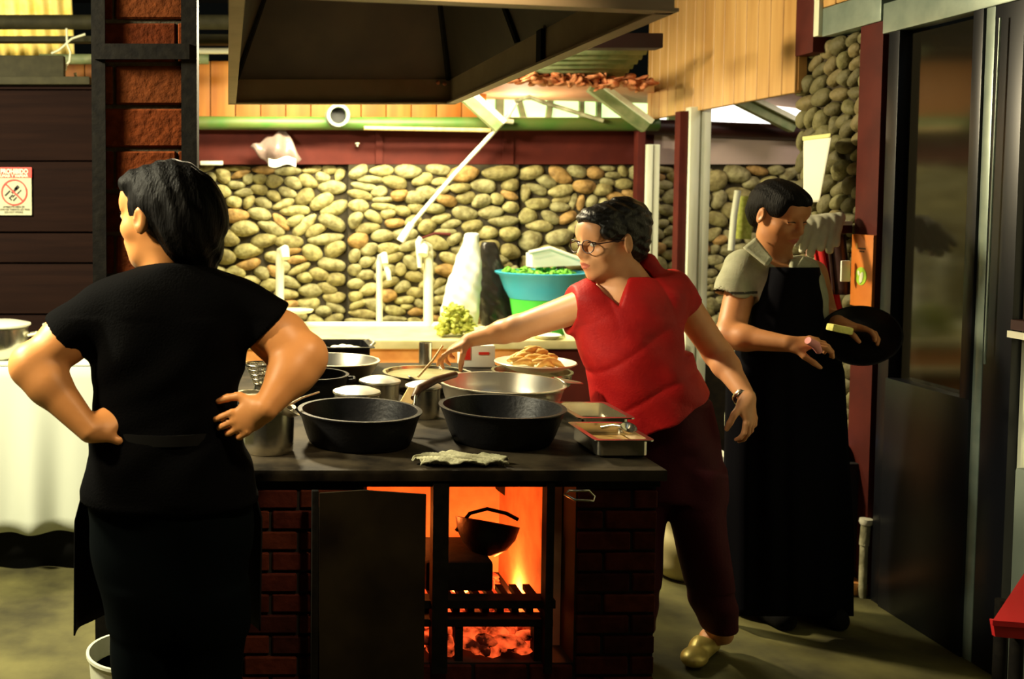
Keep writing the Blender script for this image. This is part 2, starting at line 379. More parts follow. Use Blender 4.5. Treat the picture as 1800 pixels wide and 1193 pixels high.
# ============================================================= THE SETTING
def struct(o): o['kind'] = 'structure'; return o
def stones(name, m, u0, u1, v0, v1, N, P, asp, depth, sub, tilt=0., it=4, big=.0):
    """packed river stones: P(u, v, d) maps wall coordinates to world"""
    gu, gv = np.meshgrid(np.arange(u0, u1, .009), np.arange(v0, v1, .009)); g = np.stack([gu.ravel(), gv.ravel()], 1)
    sd = np.stack([RNG.uniform(u0, u1, N), RNG.uniform(v0, v1, N)], 1); ct, st = math.cos(tilt), math.sin(tilt)
    T = np.array([[ct, st], [-st * asp, ct * asp]])
    for _ in range(it):
        G, Sd = g @ T.T, sd @ T.T
        own = np.argmin((G[:, None, 0] - Sd[None, :, 0]) ** 2 + (G[:, None, 1] - Sd[None, :, 1]) ** 2, 1)
        for i in range(N):
            q = g[own == i]
            if len(q): sd[i] = q.mean(0)
    mb = MB()
    for i in range(N):
        q = g[own == i]
        if len(q) < 12: continue
        c = q.mean(0); C = np.cov((q - c).T) + np.eye(2) * 1e-6; ev, U = np.linalg.eigh(C)
        b, a = 1.9 * math.sqrt(ev[0]), 1.9 * math.sqrt(ev[1])
        ang = math.atan2(U[1, 1], U[0, 1]) + random.uniform(-.12, .12)
        dpt = min(a, b) * random.uniform(.65, .95) * depth
        o = P(c[0], c[1], dpt * random.uniform(.0, .35)); e1 = (P(c[0] + 1, c[1], 0) - P(c[0], c[1], 0)); e2 = (P(c[0], c[1] + 1, 0) - P(c[0], c[1], 0)); e3 = P(0, 0, 1) - P(0, 0, 0)
        x = e1 * math.cos(ang) + e2 * math.sin(ang); y = e2 * math.cos(ang) - e1 * math.sin(ang)
        R = Matrix((x, y, e3)).transposed()
        mb.ell(o, (a * random.uniform(.90, 1.04), b * random.uniform(.86, 1.0), dpt), R, sub, .13)
    return mb.obj(name, m, smooth=True)
struct(MB().box(-4, 5, -1.5, 9, -.1, 0).obj('floor', M['floor'], smooth=False))
struct(MB().box(-4, 5, -1.5, 9, 3.2, 3.3).obj('ceiling', M['ceil'], smooth=False))
YB = 6.0
wb = struct(MB().box(-3.5, 4.6, YB + .03, YB + .2, 0, 1.70).obj('wall_back', M['mortar'], smooth=False))
for u0_, u1_, n_s, off_ in ((-1.1, .69, 215, 0.0), (.715, 1.69, 128, .05), (1.715, 3.75, 262, .02)):
    if off_: MB().box(u0_ - .01, u1_ + .005, YB + .03 - off_, YB + .03, 0, 1.70).obj('buttress', M['mortar'], wb, False)
    o = stones('stones', M['stone'], u0_, u1_, .72, 1.695, n_s, lambda u, v, d: Vector((u, YB + .03 - off_ - d, v)), 1.62, .9, 3, it=2); o.parent = wb
struct(MB().box(-3.5, 2.48, YB - .02, YB + .12, 1.702, 1.925).box(.86, .90, YB - .035, YB - .02, 1.702, 1.90).box(1.60, 1.66, YB - .035, YB - .02, 1.702, 1.90).obj('trim_1', M['maroon'], smooth=False))
struct(MB().box(2.48, 4.6, YB - .02, YB + .12, 1.702, 1.89).obj('trim_2', M['lit_band'], smooth=False))
# orange boards above the pipe
mb = MB(); x = -3.4
while x < 1.44:
    mb.box(x, x + .145, YB + .15, YB + .18, 1.95, 2.32, .004); x += .15
struct(mb.obj('wall_upper', M['orange_wood'], smooth=30))
# windows high up behind the truss: lit panes between mullions
for i, (a, b, z0, z1, m) in enumerate([(845, 1142, 1.955, 2.14, 'window_glow'), (1150, 1420, 1.90, 2.16, 'window_white')]):
    x0, x1 = w(a, 200, 6.6).x, w(b, 200, 6.6).x
    g = struct(MB().box(x0, x1, 6.62, 6.64, z0, z1).obj('window_%d' % (i + 1), M[m], smooth=False))
    fr = MB().box(x0, x1, 6.585, 6.62, z0 - .03, z0).box(x0, x1, 6.585, 6.62, z1, z1 + .03)
    for px, wdt, sl in ([(878, .05, 0), (925, .035, .05), (962, .035, -.02), (1022, .03, 0), (1052, .03, 0)] if i == 0 else [(1180, .05, 0)]):
        xc = w(px, 200, 6.6).x; fr.poly([(xc - wdt / 2, 6.585, z0), (xc + wdt / 2, 6.585, z0), (xc + wdt / 2 - sl, 6.585, z1), (xc - wdt / 2 - sl, 6.585, z1)], (0, .03, 0))
    fr.obj('window_frame', M['green_roof'], g, False)
# salmon soffit, rusty edge and green corrugated roof over the wash area
a = w(835, 158, 6.5); b = w(1150, 178, 6.5)
struct(MB().poly([w(800, 172, 6.5), w(1150, 182, 6.5), w(1150, 150, 5.4), w(960, 125, 5.4), w(840, 158, 5.9)], (0, 0, .02)).obj('trim_3', M['soffit'], smooth=False))
struct(MB().poly([w(1240, 170, 6.5), w(1440, 196, 6.5), w(1440, 150, 5.6), w(1240, 140, 5.6)], (0, 0, .02)).obj('trim_4', M['soffit'], smooth=False))
mb = MB()
for i in range(70):
    px = 900 + i * 3.5; y = 133 + .055 * (px - 905) + random.uniform(-6, 9)
    mb.ell(w(px, y, 5.3 + random.uniform(-.05, .05)), (random.uniform(.012, .045), .04, random.uniform(.008, .026)), Matrix.Rotation(random.uniform(-.7, .7), 3, 'Y'), 3, .45)
tag(mb.obj('rusty_roof_edge', M['rust'], smooth=True), 'ragged rust red flaking edge of roofing above the lit windows', 'roof edge')
mb = MB()
def cor(u, v): p = w(930 + 190 * u, 92, 5.15); return (p.x + .0, 5.0 + .35 * v, p.z - .10 * v + .012 * math.sin(v * 40))
mb.sheet(cor, 2, 60, .004); tag(mb.obj('green_roof_sheet', M['green_roof'], smooth=True), 'green grey corrugated roof sheet above the rusty edge, right of the hood', 'roof sheet')
mb = MB()
def cor2(u, v):
    p = w(-130 + 270 * u - 12 * v, -25 + 125 * v, 7.0); return (p.x, 6.6 + .5 * v, p.z + .022 * math.sin(u * 270 / 25.0 * 6.283))
mb.sheet(cor2, 160, 6, .004); tag(mb.obj('yellow_roof_sheet', M['yellow_sheet'], smooth=True), 'glowing yellow corrugated roof sheet at the top left corner', 'roof sheet')
# roof beams and pipes
def beam(name, y0, y1, Yd, m, label, x0=-3.4, x1=1.2, rnd=False):
    z0, z1 = w(0, y1, Yd).z, w(0, y0, Yd).z
    if rnd: o = MB().tube([(x0, Yd, (z0 + z1) / 2), (x1, Yd, (z0 + z1) / 2)], (z1 - z0) / 2, 20).obj(name, M[m], smooth=60)
    else: o = MB().box(x0, x1, Yd, Yd + .08, z0, z1, .004).obj(name, M[m], smooth=30)
    return tag(o, label, 'beam')
beam('roof_beam', 26, 52, 5.2, 'grey_beam', 'thick dark roof beam crossing below the yellow corrugated sheet', rnd=True)
beam('roof_beam', 63, 73, 5.35, 'grey_beam', 'thin dark bar just below the thick roof beam at the left', x1=-.6)
beam('roof_beam', 95, 113, 5.5, 'green_roof', 'dark green bar behind the top of the dark plank wall', x0=-1.0, x1=-.1, rnd=True)
beam('roof_beam', 60, 77, 5.9, 'grey_beam', 'grey steel bar between brick pillar and hood', x0=-.55, x1=.3)
beam('roof_beam', 84, 95, 5.8, 'pvc', 'pale conduit running above the orange boards by the hood', x0=-.5, x1=.25, rnd=True)
beam('roof_beam', 58, 84, 4.4, 'maroon_dark', 'short dark beam end poking out left of the pine valance', x0=1.55, x1=w(1166, 70, 4.4).x)
# green pipe with elbow
zp = w(600, 216, 5.86).z
gp = thing('green_pipe', (-.3, 5.86, zp), 'long green pipe running across above the stone wall', 'pipe')
MB().tube([(-3.3, 5.86, zp + .01), (2.45, 5.86, zp - .008)], .038, 20).obj('pipe', M['green_pipe'], gp, 60)
MB().tube([w(640, 225, 5.80), w(862, 229, 5.80)], .012, 10).obj('conduit', M['wood_tool'], gp, 60)
dp = MB().tube([w(1120, 222, 5.95) , w(1420, 234, 5.95)], .045, 20).obj('dark_pipe', M['maroon_dark'], smooth=60)
tag(dp, 'dark round pipe continuing behind the white posts under the bright window', 'pipe')
e = thing('pipe_stub', w(594, 200, 5.8), 'short white pipe end facing forward on the green pipe', 'pipe')
ce = w(594, 203, 5.75)
Rx = Matrix.Rotation(math.radians(90), 4, 'X')
MB().lathe([(.064, -.10), (.064, .03), (.046, .03), (.044, -.06), (.001, -.06)], ce, 32, Rx).obj('pipe_body', M['rag_grey'], e, 40)
MB().lathe([(.001, 0), (.042, 0), (.042, .008), (.001, .008)], ce + Vector((0, .03, 0)), 32, Rx).obj('bore_shade', M['dark'], e, 40)  # dark disc stands for the shade inside the pipe mouth
# truss braces
for (a, b, d, wd_, lb) in [((1042, 150), (1140, 222), 5.7, .07, 'pale slanting steel brace rising left from the pine valance corner'),
                       ((812, 160), (880, 222), 5.7, .07, 'pale slanting steel brace at the right tip of the hood'),
                       ((1300, 172), (1400, 222), 5.75, .07, 'slanting brace crossing the bright window beside the stone column')]:
    p, q = w(*a, d), w(*b, d); t = (q - p).normalized(); nrm = Vector((-t.z, 0, t.x)) * (wd_ / 2)
    o = thing('truss_brace', (p + q) / 2, lb, 'brace')
    MB().poly([p - nrm, q - nrm, q + nrm, p + nrm], (0, .05, 0)).obj('web', M['green_roof'], o, False)
    MB().poly([p + nrm * .5, q + nrm * .5, q + nrm * 1.25, p + nrm * 1.25], (0, -.02, 0)).obj('flange', M['white_post'], o, False)
tag(MB().tube([w(905, 178, 5.79), w(930, 170, 5.79), w(955, 180, 5.79), w(1060, 212, 5.79)], .012, 8).obj('bent_rod', M['rag'], smooth=60), 'thin bent rod in front of the green lit windows', 'rod')
# diagonal pole / water line
pl = thing('water_line', w(900, 190, 5.8), 'thin pale pipe slanting down from the green pipe across the stones', 'pipe')
MB().tube([w(908, 178, 5.8), w(893, 205, 5.8), w(800, 305, 5.82), w(722, 396, 5.84)], .013, 10).obj('line', M['pvc'], pl, 60)
MB().tube([w(724, 393, 5.84), w(704, 424, 5.84)], [.021, .025], 12).obj('end_fitting', M['white_plastic'], pl, 60)
MB().tube([w(866, 210, 5.79), w(902, 214, 5.79)], .014, 10).obj('clip', M['pvc'], pl, 60)
# ---- left plank wall
wl = MB()
z = 0
zt = w(80, 148, 4.6).z
for a, b in zip([700, 552, 462, 408, 283, 158], [553, 463, 409, 284, 159, 148]):
    wl.box(-3.4, w(165, 300, 4.6).x + .1, 4.6, 4.64, w(0, a, 4.6).z + .003, w(0, b, 4.6).z - .003, .004)
wl.box(-3.4, -.5, 4.62, 4.7, 0, zt - .01)
struct(wl.obj('wall_left', M['plank'], smooth=30))
struct(MB().box(-3.4, w(158, 300, 4.55).x, 4.56, 4.70, zt - .005, zt + .03, .005).obj('trim_5', M['grey_beam'], smooth=30))
tag(MB().box(-2.4, w(37, 120, 4.9).x, 4.9, 4.96, w(0, 128, 4.9).z - .1, w(0, 128, 4.9).z).obj('board', M['counter_brick'], smooth=False), 'short brown board lying along the top of the plank wall', 'board')
tag(MB().box(-2.6, w(112, 110, 4.8).x, 4.8, 4.86, w(0, 150, 4.8).z - .02, w(0, 97, 4.8).z, .006).obj('steel_duct', M['grey_beam'], smooth=30), 'dark metal trough above the plank wall at the upper left', 'duct')
tangle = thing('cable_bundle', w(125, 110, 5.12), 'tangle of pale cords hanging beside the brick pillar at upper left', 'cables')
MB().tube([w(117, 50, 5.12), w(118, 78, 5.12), w(124, 92, 5.12), w(122, 108, 5.12), w(108, 126, 5.12), w(104, 142, 5.12)], .006, 8).tube([w(150, 60, 5.12), w(126, 68, 5.12), w(104, 88, 5.12), w(90, 94, 5.12)], .006, 8).tube([w(132, 128, 5.12), w(134, 140, 5.12), w(142, 142, 5.12)], .008, 8).obj('cord', M['cream'], tangle, 60)
for px in (107, 116): MB().tube([w(px, 112, 4.94), w(px - 2, 124, 4.94)], .008, 8).obj('hook', M['ceramic'], tangle, 60)
# ---- brick pillar
YP = 2.98
pil = thing('brick_pillar', (-.235, YP + .12, 0), 'red brick pillar caged in dark steel angles, left of the hood', 'pillar')
x0, x1 = w(182, 300, YP).x, w(322, 300, YP).x
mb = MB(); zz = 0.0; ys = w(0, 262, YP).z; hgt = 74 / 1800 * YP; k = 0; z = ys - math.floor(ys / hgt) * hgt - hgt
while z < 3.15:
    a = max(z + .006, 0.0); b = z + hgt - .006
    if b > a + .01:
        cut = x0 + (.032 if k % 2 else -.01)
        if k % 2: mb.box(x0 - .004, cut - .004, YP, YP + .2, a, b, .004, seg=1)
        mb.box(cut + .004 if k % 2 else x0 - .004, x1 - (.02 if k % 3 == 1 else 0), YP - (.004 if k % 2 else 0), YP + .2, a, b, .005, seg=1)
        if k % 3 == 1: mb.box(x1 - .014, x1 + .01, YP, YP + .2, a, b, .003, seg=1)
    z += hgt; k += 1
mb.obj('bricks', M['brick'], pil, 30)
MB().box(x0 - .002, x1 + .002, YP + .008, YP + .205, 0, 3.18).obj('mortar', M['brick_joint'], pil, False)
for a, b in ((162, 186), (319, 346)):
    xa, xb = w(a, 300, YP - .02).x, w(b, 300, YP - .02).x
    MB().box(xa, xb, YP - .022, YP - .012, 0, 3.18).box(xa if a < 200 else xb - .008, xa + .008 if a < 200 else xb, YP - .02, YP + .22, 0, 3.18).obj('steel_angle', M['iron'], pil, False)
for zc in (w(0, 93, YP).z, .55): MB().box(x0 - .02, x1 + .02, YP - .032, YP - .022, zc - .022, zc + .022).obj('steel_strap', M['iron'], pil, False)
# ---- no smoking sign
YS = 4.585
sg = thing('no_smoking_sign', w(20, 336, YS), 'white and red prohibition sign on the dark plank wall', 'sign')
def srect(a, b, c, d, dy): p, q = w(a, c, YS), w(b, d, YS); return MB().box(p.x, q.x, YS - dy - .002, YS - dy, q.z, p.z)
srect(-10, 56, 294, 378, 0).obj('board', M['signwhite'], sg, False)
srect(-10, 56, 294, 312.5, .002).obj('header', M['signred'], sg, False)
def text(s, p, size, m, parent, rot=(math.pi / 2, 0, 0), name='lettering', sx=1.0, bold=0.0, ext=.0006):
    c = bpy.data.curves.new('t', 'FONT'); c.body = s; c.size = size; c.align_x = 'CENTER'; c.align_y = 'CENTER'; c.offset = bold; c.extrude = ext
    t = bpy.data.objects.new('t', c); COL.objects.link(t); bpy.context.view_layer.update()
    me = bpy.data.meshes.new_from_object(t.evaluated_get(bpy.context.evaluated_depsgraph_get())); bpy.data.objects.remove(t)
    me.name = name; me.transform(Matrix.Translation(p) @ __import__('mathutils').Euler(rot).to_matrix().to_4x4() @ Matrix.Diagonal((sx, 1, 1, 1)))
    return link(name, me, m, parent, False)
text('PROHIBIDO', w(25, 301.5, YS - .006), .029, M['cream'], sg, sx=.80, bold=.0008)
text('FUMAR Y VAPEAR', w(23, 309.2, YS - .006), .017, M['cream'], sg, sx=.98, bold=.0005)
for i, t in enumerate(['AMBIENTE LIBRE DE', 'HUMO DE TABACO LEY 9028', 'DO NOT SMOKE']): text(t, w(24, 363.5 + i * 4.7, YS - .006), .0115, M['ink'], sg, sx=.95)
cc = w(25, 338, YS - .005); R1 = 23 / 1800 * YS
MB().lathe([(R1, -.001), (R1, .001), (R1 - .0062, .001), (R1 - .0062, -.001)], cc, 48, Rx, closed=True).obj('ring', M['signred'], sg, False)
D45 = lambda u, v: cc + Vector(((u + v) * .7071, 0, (u - v) * .7071))
def drect(u0, u1, v0, v1, dy=0): return MB().poly([D45(u0, v0) + Vector((0, dy, 0)), D45(u1, v0) + Vector((0, dy, 0)), D45(u1, v1) + Vector((0, dy, 0)), D45(u0, v1) + Vector((0, dy, 0))], (0, -.001, 0))
drect(-.0035, .0035, -R1 + .003, R1 - .003, -.002).obj('slash', M['signred'], sg, False)
pic = MB()
for (u0, u1, v0, v1) in [(-.040, -.008, -.022, -.016), (-.010, .026, -.010, -.001), (.012, .034, -.013, .0), (-.036, -.012, .000, .005), (-.036, -.030, .0, .016), (.004, .030, .012, .016), (-.030, -.008, .020, .025), (-.022, -.004, .008, .011)]:
    pic.poly([D45(u0, v0), D45(u1, v0), D45(u1, v1), D45(u0, v1)], (0, -.0006, 0))
pic.obj('pictogram', M['ink'], sg, False)

# ---- right wall: plane X = XR
XR = 2.42
def YR(px): return XR * 1800 / (px - 400)
def YX(px, X): return X * 1800 / (px - 400)
def zr(px, py): return w(px, py, YR(px)).z
ya, yb = YR(1508), YR(1382)
wr = struct(MB().box(XR + .05, XR + .25, ya + .0, yb, 0, 2.15).obj('wall_right', M['mortar'], smooth=False))
o = stones('stones', M['stone_col'], ya + .01, yb - .005, .05, 2.15, 190, lambda u, v, d: Vector((XR + .05 - d, u, v)), 1.5, 1.15, 3, tilt=-.45); o.parent = wr
# valance of pine boards, two runs
def boards(name, px0, px1, z0, z1, step, m):
    mb = MB(); y = YR(px1); ye = YR(px0); 
    while y < ye - .02:
        q = min(y + step, ye); mb.box(XR - .02, XR + .01, y + .003, q - .003, z0, z1, .003, seg=1); y = q
    mb.box(XR - .005, XR + .03, YR(px1), YR(px0), z0 + .01, z1 - .01)
    return struct(mb.obj(name, m, smooth=30))
boards('wall_valance', 1139, 1398, 1.950, 3.18, .105, M['valance'])
boards('trim_6', 1443, 1520, 2.27, 3.18, .10, M['valance'])
struct(MB().box(XR - .03, XR + .02, YR(1441), YR(1432), 2.16, 3.18, .003).obj('trim_7', M['white_post'], smooth=30))
struct(MB().box(XR - .025, XR + .05, YR(1430), YR(1399), 2.10, 3.18, .003).obj('trim_8', M['maroon'], smooth=30))
struct(MB().box(XR - .015, XR + .06, YR(1543), YR(1441), 2.155, 2.268, .004).obj('trim_9', M['frame_grey'], smooth=30))
struct(MB().box(XR - .01, XR + .06, YR(1546), YR(1506), 0.0, 2.155, .006).obj('trim_10', M['maroon'], smooth=30))
# white posts with maroon backs
for px, hw, lb in ((1224, 19, 'wide white post with maroon edge under the pine valance'), (1143, 12, 'narrow white post with maroon edge, next to the curly bun')):
    Yd = YR(px); s = Yd / 1800; pt = thing('white_post', (XR, Yd, 0), lb, 'post')
    MB().box(XR - hw * s, XR - hw * s * .1, Yd - .03, Yd + .03, 0, 1.97 if px > 1200 else 1.81, .004).box(XR + hw * s * .1, XR + hw * s, Yd - .02, Yd + .03, 0, 1.97 if px > 1200 else 1.81, .004).box(XR - hw * s * .2, XR + hw * s * .2, Yd - .015, Yd + .03, 0, 1.97 if px > 1200 else 1.81).obj('shaft', M['white_post'], pt, 30)
    MB().box(XR - hw * s - .045, XR - hw * s - .002, Yd - .01, Yd + .05, 0, 1.95, .003).obj('maroon_edge', M['maroon'], pt, 30)
# glazed door
D1, D0 = YR(1556), YR(1738)
dr = struct(MB().box(XR + .03, XR + .04, D0, D1, .15, 2.09).obj('door_1', M['glassdark'], smooth=False))
MB().box(XR - .015, XR + .05, YR(1810), D1 + .03, 2.105, 2.215, .004).obj('header', M['frame_grey'], dr, 30)
MB().box(XR - .012, XR + .05, D0 - .01, D0 + .03, 0, 2.105, .004).obj('stile', M['frame_grey'], dr, 30)
MB().box(XR - .010, XR + .05, D1 - .06, D1, 0, 2.105, .003).obj('stile', M['black_alu'], dr, 30)
MB().box(XR - .02, XR + .05, D0 + .03, D1 - .06, 0, .85, .003).obj('kick_panel', M['black_alu'], dr, 30)
MB().box(XR - .02, XR + .05, D0 + .03, D0 + .075, .85, 2.105, .003).obj('stile', M['black_alu'], dr, 30)
d2 = struct(MB().box(XR - .01, XR + .05, YR(1792), D0 - .01, 0, 2.105, .003).obj('door_2', M['black_alu'], smooth=30))
MB().tube([(XR - .03, YR(1761), 2.06), (XR - .03, YR(1757), .98)], .0035, 8).obj('lit_line', M['frame_grey'], d2, 60)  # pale rod stands in for the thin lit line down the panel
struct(MB().box(XR + .02, XR + .12, 1.6, YR(1793), 0, 3.18).obj('wall_front_right', M['white_post'], smooth=False))
sh = thing('side_shelf', (XR - .05, YR(1830), 0), 'small dark shelf edge with pale strip at the far right', 'shelf')
MB().box(XR - .02, XR + .02, 2.2, YR(1795), w(1797, 588, 3.0).z, w(1797, 570, 3.0).z).obj('board', M['maroon_dark'], sh, False)
MB().box(XR - .03, XR - .02, 2.2, YR(1795), w(1797, 602, 3.0).z, w(1797, 590, 3.0).z).obj('edge', M['ceramic'], sh, False)

# ---- sink counter
yc0 = 5.22
ct = thing('sink_counter', (1.0, 5.6, 0), 'long tiled sink counter under the stone wall', 'counter')
MB().box(-.5, 2.3, yc0 - .03, 5.88, .735, .78, .008).obj('worktop', M['counter_top'], ct, 30)
MB().box(-.5, 1.55, yc0, 5.86, 0, .735).obj('front', M['counter_brick'], ct, False)
MB().box(1.55, 2.3, yc0, 5.86, 0, .735).obj('front', M['maroon'], ct, False)
MB().box(-.5, 1.48, yc0 - .10, yc0 + .02, .61, .645, .006).obj('ledge', M['counter_top'], ct, 30)
# PVC plumbing
pv = thing('water_manifold', w(640, 573, 5.8), 'white plastic water pipe with three upright risers along the counter', 'pipe')
MB().tube([w(515, 573, 5.8), w(772, 573, 5.8)], .026, 16).obj('main_pipe', M['pvc'], pv, 60)
def riser(px, top, r, parent, b=572, bend=-1, lab='riser'):
    o = MB().tube([w(px, b, 5.8), w(px, top + 10, 5.8), w(px + bend * 2, top + 2, 5.8), w(px + bend * 8, top - 2, 5.77), w(px + bend * 10, top + 14, 5.74)], [r, r, r * 1.15, r * 1.15, r], 16).obj(lab, M['pvc'], parent, 60)
    MB().lathe([(r * 1.35, 0), (r * 1.35, .06)], w(px, b - 8, 5.8), 20).obj('coupling', M['pvc'], o, 40); MB().lathe([(r * 1.35, 0), (r * 1.35, .05)], w(px, top + 42, 5.8), 20).obj('coupling', M['pvc'], o, 40)
    return o
riser(492, 440, .024, pv, 548, 1); riser(667, 450, .018, pv, 572, 1); riser(753, 434, .028, pv, 572, -1)
MB().tube([w(738, 470, 5.76), w(736, 425, 5.76), w(741, 418, 5.76)], [.014, .02, .02], 12).obj('tap', M['pvc'], pv, 60)
MB().tube([w(742, 418, 5.74), w(765, 410, 5.7), w(792, 412, 5.7)], [.006, .007, .009], 8).obj('tap_lever', M['maroon'], pv, 60)
MB().tube([w(675, 462, 5.76), w(682, 478, 5.74), w(684, 492, 5.74)], [.012, .016, .014], 12).obj('tap', M['pvc'], pv, 60)
tag(MB().lathe([(.03, .0), (.09, .006), (.10, .02), (.094, .02), (.03, .008), (.001, .008)], w(520, 550, 5.7), 32).obj('soap_dish', M['ceramic'], smooth=40), 'pale dish at the foot of the leftmost white riser', 'dish')

# ---- hood
Zh = w(410, 180, 3.7).z; HX0, HX1, HY0, HY1 = .022, .80, 1.90, 3.70; hz = .082
hd = thing('extractor_hood', (.41, 2.8, Zh), 'large brown metal extractor hood hanging over the stove', 'hood')
def frus(g, z0, z1, t0, t1):  # sloping inner sheet
    c = []
    for z, t in ((z0, t0), (z1, t1)): c.append([(HX0 + t * .35 - g, HY0 + t - g, z), (HX1 - t * .35 + g, HY0 + t - g, z), (HX1 - t * .35 + g, HY1 - t + g, z), (HX0 + t * .35 - g, HY1 - t + g, z)])
    return c
mb = MB(); t1 = .62; zt_ = Zh + hz + .55
i0, i1 = frus(0, Zh + hz, zt_, 0, t1); o0, o1 = frus(.012, Zh + hz, zt_, 0, t1)
for k in range(4):
    k2 = (k + 1) % 4
    mb.poly([i0[k], i0[k2], i1[k2], i1[k]]); mb.poly([o0[k], o0[k2], o1[k2], o1[k]])
    mb.poly([i0[k], o0[k], o0[k2], i0[k2]])
mb.poly(i1); mb.poly(o1)
mb.obj('canopy', M['hood'], hd, False)
rm = MB().box(HX0 - .014, HX1 + .014, HY1, HY1 + .014, Zh, Zh + hz).box(HX0 - .014, HX1 + .014, HY0 - .014, HY0, Zh, Zh + hz).box(HX0 - .014, HX0, HY0, HY1, Zh, Zh + hz).box(HX1, HX1 + .014, HY0, HY1, Zh, Zh + hz)
rm.obj('rim', M['hood_rim'], hd, False)
lp = .016
MB().box(HX0 - .02, HX1 + .02, HY1 - lp, HY1 + .02, Zh - .006, Zh).box(HX0 - .02, HX1 + .02, HY0 - .02, HY0 + lp, Zh - .006, Zh).box(HX0 - .02, HX0 + .008, HY0, HY1, Zh - .006, Zh).box(HX1 - lp, HX1 + .02, HY0, HY1, Zh - .006, Zh).obj('lip', M['hood_rim'], hd, False)
for a, b in [((HX1 - .01, HY1 - .01, Zh + hz), (HX1 - t1 * .35, HY1 - t1, zt_)), ((HX0 + .01, HY1 - .01, Zh + hz), (HX0 + t1 * .35, HY1 - t1, zt_)), ((HX1 - .005, 2.83, Zh + hz), (HX1 - t1 * .35, 2.83, zt_))]:
    MB().tube([a, b], .010, 6).obj('seam', M['iron'], hd, 40)
MB().box(HX1 - .012, HX1 - .002, 2.60, 2.64, Zh + .002, Zh + hz).obj('rim_joint', M['iron'], hd, False)
for q in ((-.012, 0), (-.035, .004)): MB().ell((HX1 - .012 + q[0], HY1 - .012, Zh + hz * .8 + q[1]), (.008, .006, .008), None, 2).obj('bolt', M['rust'], hd, True)
MB().box(.28, .54, 2.6, 3.0, zt_, 3.19).obj('duct', M['hood'], hd, False)
for ch in list(hd.children):     # the near rim runs a little askew
    if ch.name.split('.')[0] in ('canopy', 'rim', 'lip'):
        for v in ch.data.vertices:
            Y_ = v.co.y + hd.location.y
            if Y_ < 2.6: v.co.y -= .17 * max(0, (HX1 - (v.co.x + hd.location.x))) / .78
# ============================================================= STOVE
ST = .85; SY0 = 2.44; SY1 = 4.05; SX0 = -.03; SX1 = 1.057
stv = thing('brick_stove', (.5, 3.1, 0), 'big wood fired brick cooking stove with open firebox', 'stove')
MB().box(SX0, SX1, SY0 - .012, SY1, ST - .028, ST, .004).obj('stove_top', M['plate_top'], stv, 30)
MB().box(SX0, SX1 - .01, SY0 + .004, SY0 + .03, ST - .045, ST - .028).obj('front_lip', M['iron'], stv, False)
ox0, ox1, oz0, oz1 = w(640, 900, SY0).x, w(1015, 900, SY0).x, w(700, 1168, SY0).z, ST - .03
def brickwall(x0, x1, z0, z1, y0, y1, mb, bw=.135, bh=.0515, off=0):
    z = z1; k = off
    while z > z0 + .005:
        zb = max(z - bh, z0); x = x0 - (bw / 2 if k % 2 else 0)
        while x < x1:
            a, b = max(x, x0), min(x + bw, x1)
            if b - a > .012: mb.box(a + .004, b - .004, y0 + random.uniform(-.002, .002), y1, zb + .004, z - .004, .003, seg=1)
            x += bw
        z = zb; k += 1
mb = MB(); brickwall(ox1, SX1 - .012, 0, ST - .05, SY0 + .003, SY0 + .1, mb); brickwall(SX0, ox0, 0, ST - .05, SY0 + .003, SY0 + .1, mb, off=1); brickwall(ox0, ox1, 0, oz0, SY0 + .003, SY0 + .1, mb)
mb.obj('brick_front', M['old_brick'], stv, 30)
MB().box(SX0 + .005, ox0, SY0 + .012, SY1 - .02, 0, ST - .03).box(ox1, SX1 - .017, SY0 + .012, SY1 - .02, 0, ST - .03).box(ox0, ox1, SY0 + .012, SY1 - .02, 0, oz0).box(ox0, ox1, 3.30, SY1 - .02, oz0, ST - .03).obj('masonry', M['soot'], stv, False)
fb = MB()
fb.box(ox0 - .001, ox1 + .001, 3.06, 3.29, oz0, oz1 - .001)
fb.box(ox1 - .022, ox1 - .001, SY0 + .11, 3.06, oz0, oz1 - .002); fb.box(ox0 + .001, ox0 + .022, SY0 + .11, 3.06, oz0, oz1 - .002)
fb.obj('firebox_lining', M['fire_brick'], stv, False)
# irregular fallen lining plates
MB().poly([(w(915, 850, 3.0).x, 3.0, oz1 - .003), (w(985, 850, 3.0).x, 3.0, oz1 - .003), (w(985, 905, 3.0).x, 3.0, w(0, 912, 3.0).z), (w(955, 905, 3.0).x, 3.0, w(0, 930, 3.0).z), (w(915, 880, 3.0).x, 3.0, w(0, 890, 3.0).z), (w(875, 855, 3.0).x, 3.0, w(0, 862, 3.0).z)], (0, .03, 0)).obj('lining_slab', M['rust_sheet'], stv, False)
# iron frame around the opening
for a, b in ((762, 790), (962, 976)):
    MB().box(w(a, 900, SY0 - .01).x, w(b, 900, SY0 - .01).x, SY0 - .006, SY0 + .03, oz0 - .02, ST - .03).obj('frame_bar', M['iron'], stv, False)
zg = w(0, 1047, 2.5).z
MB().box(ox0, w(976, 900, 2.47).x, 2.455, 2.50, zg - .014, zg + .006).obj('frame_bar', M['iron'], stv, False)
zg2 = w(0, 1081, 2.5).z
MB().box(ox0, w(972, 900, 2.47).x, 2.455, 2.50, zg2 - .010, zg2 + .008).obj('frame_bar', M['iron'], stv, False)
for px in (808,): MB().box(w(px - 7, 900, 2.47).x, w(px + 7, 900, 2.47).x, 2.46, 2.49, oz0 - .02, zg2).obj('frame_bar', M['iron'], stv, False)
MB().box(w(940, 900, 2.47).x, w(958, 900, 2.47).x, 2.46, 2.49, oz0 - .02, zg2).obj('frame_bar', M['iron'], stv, False)
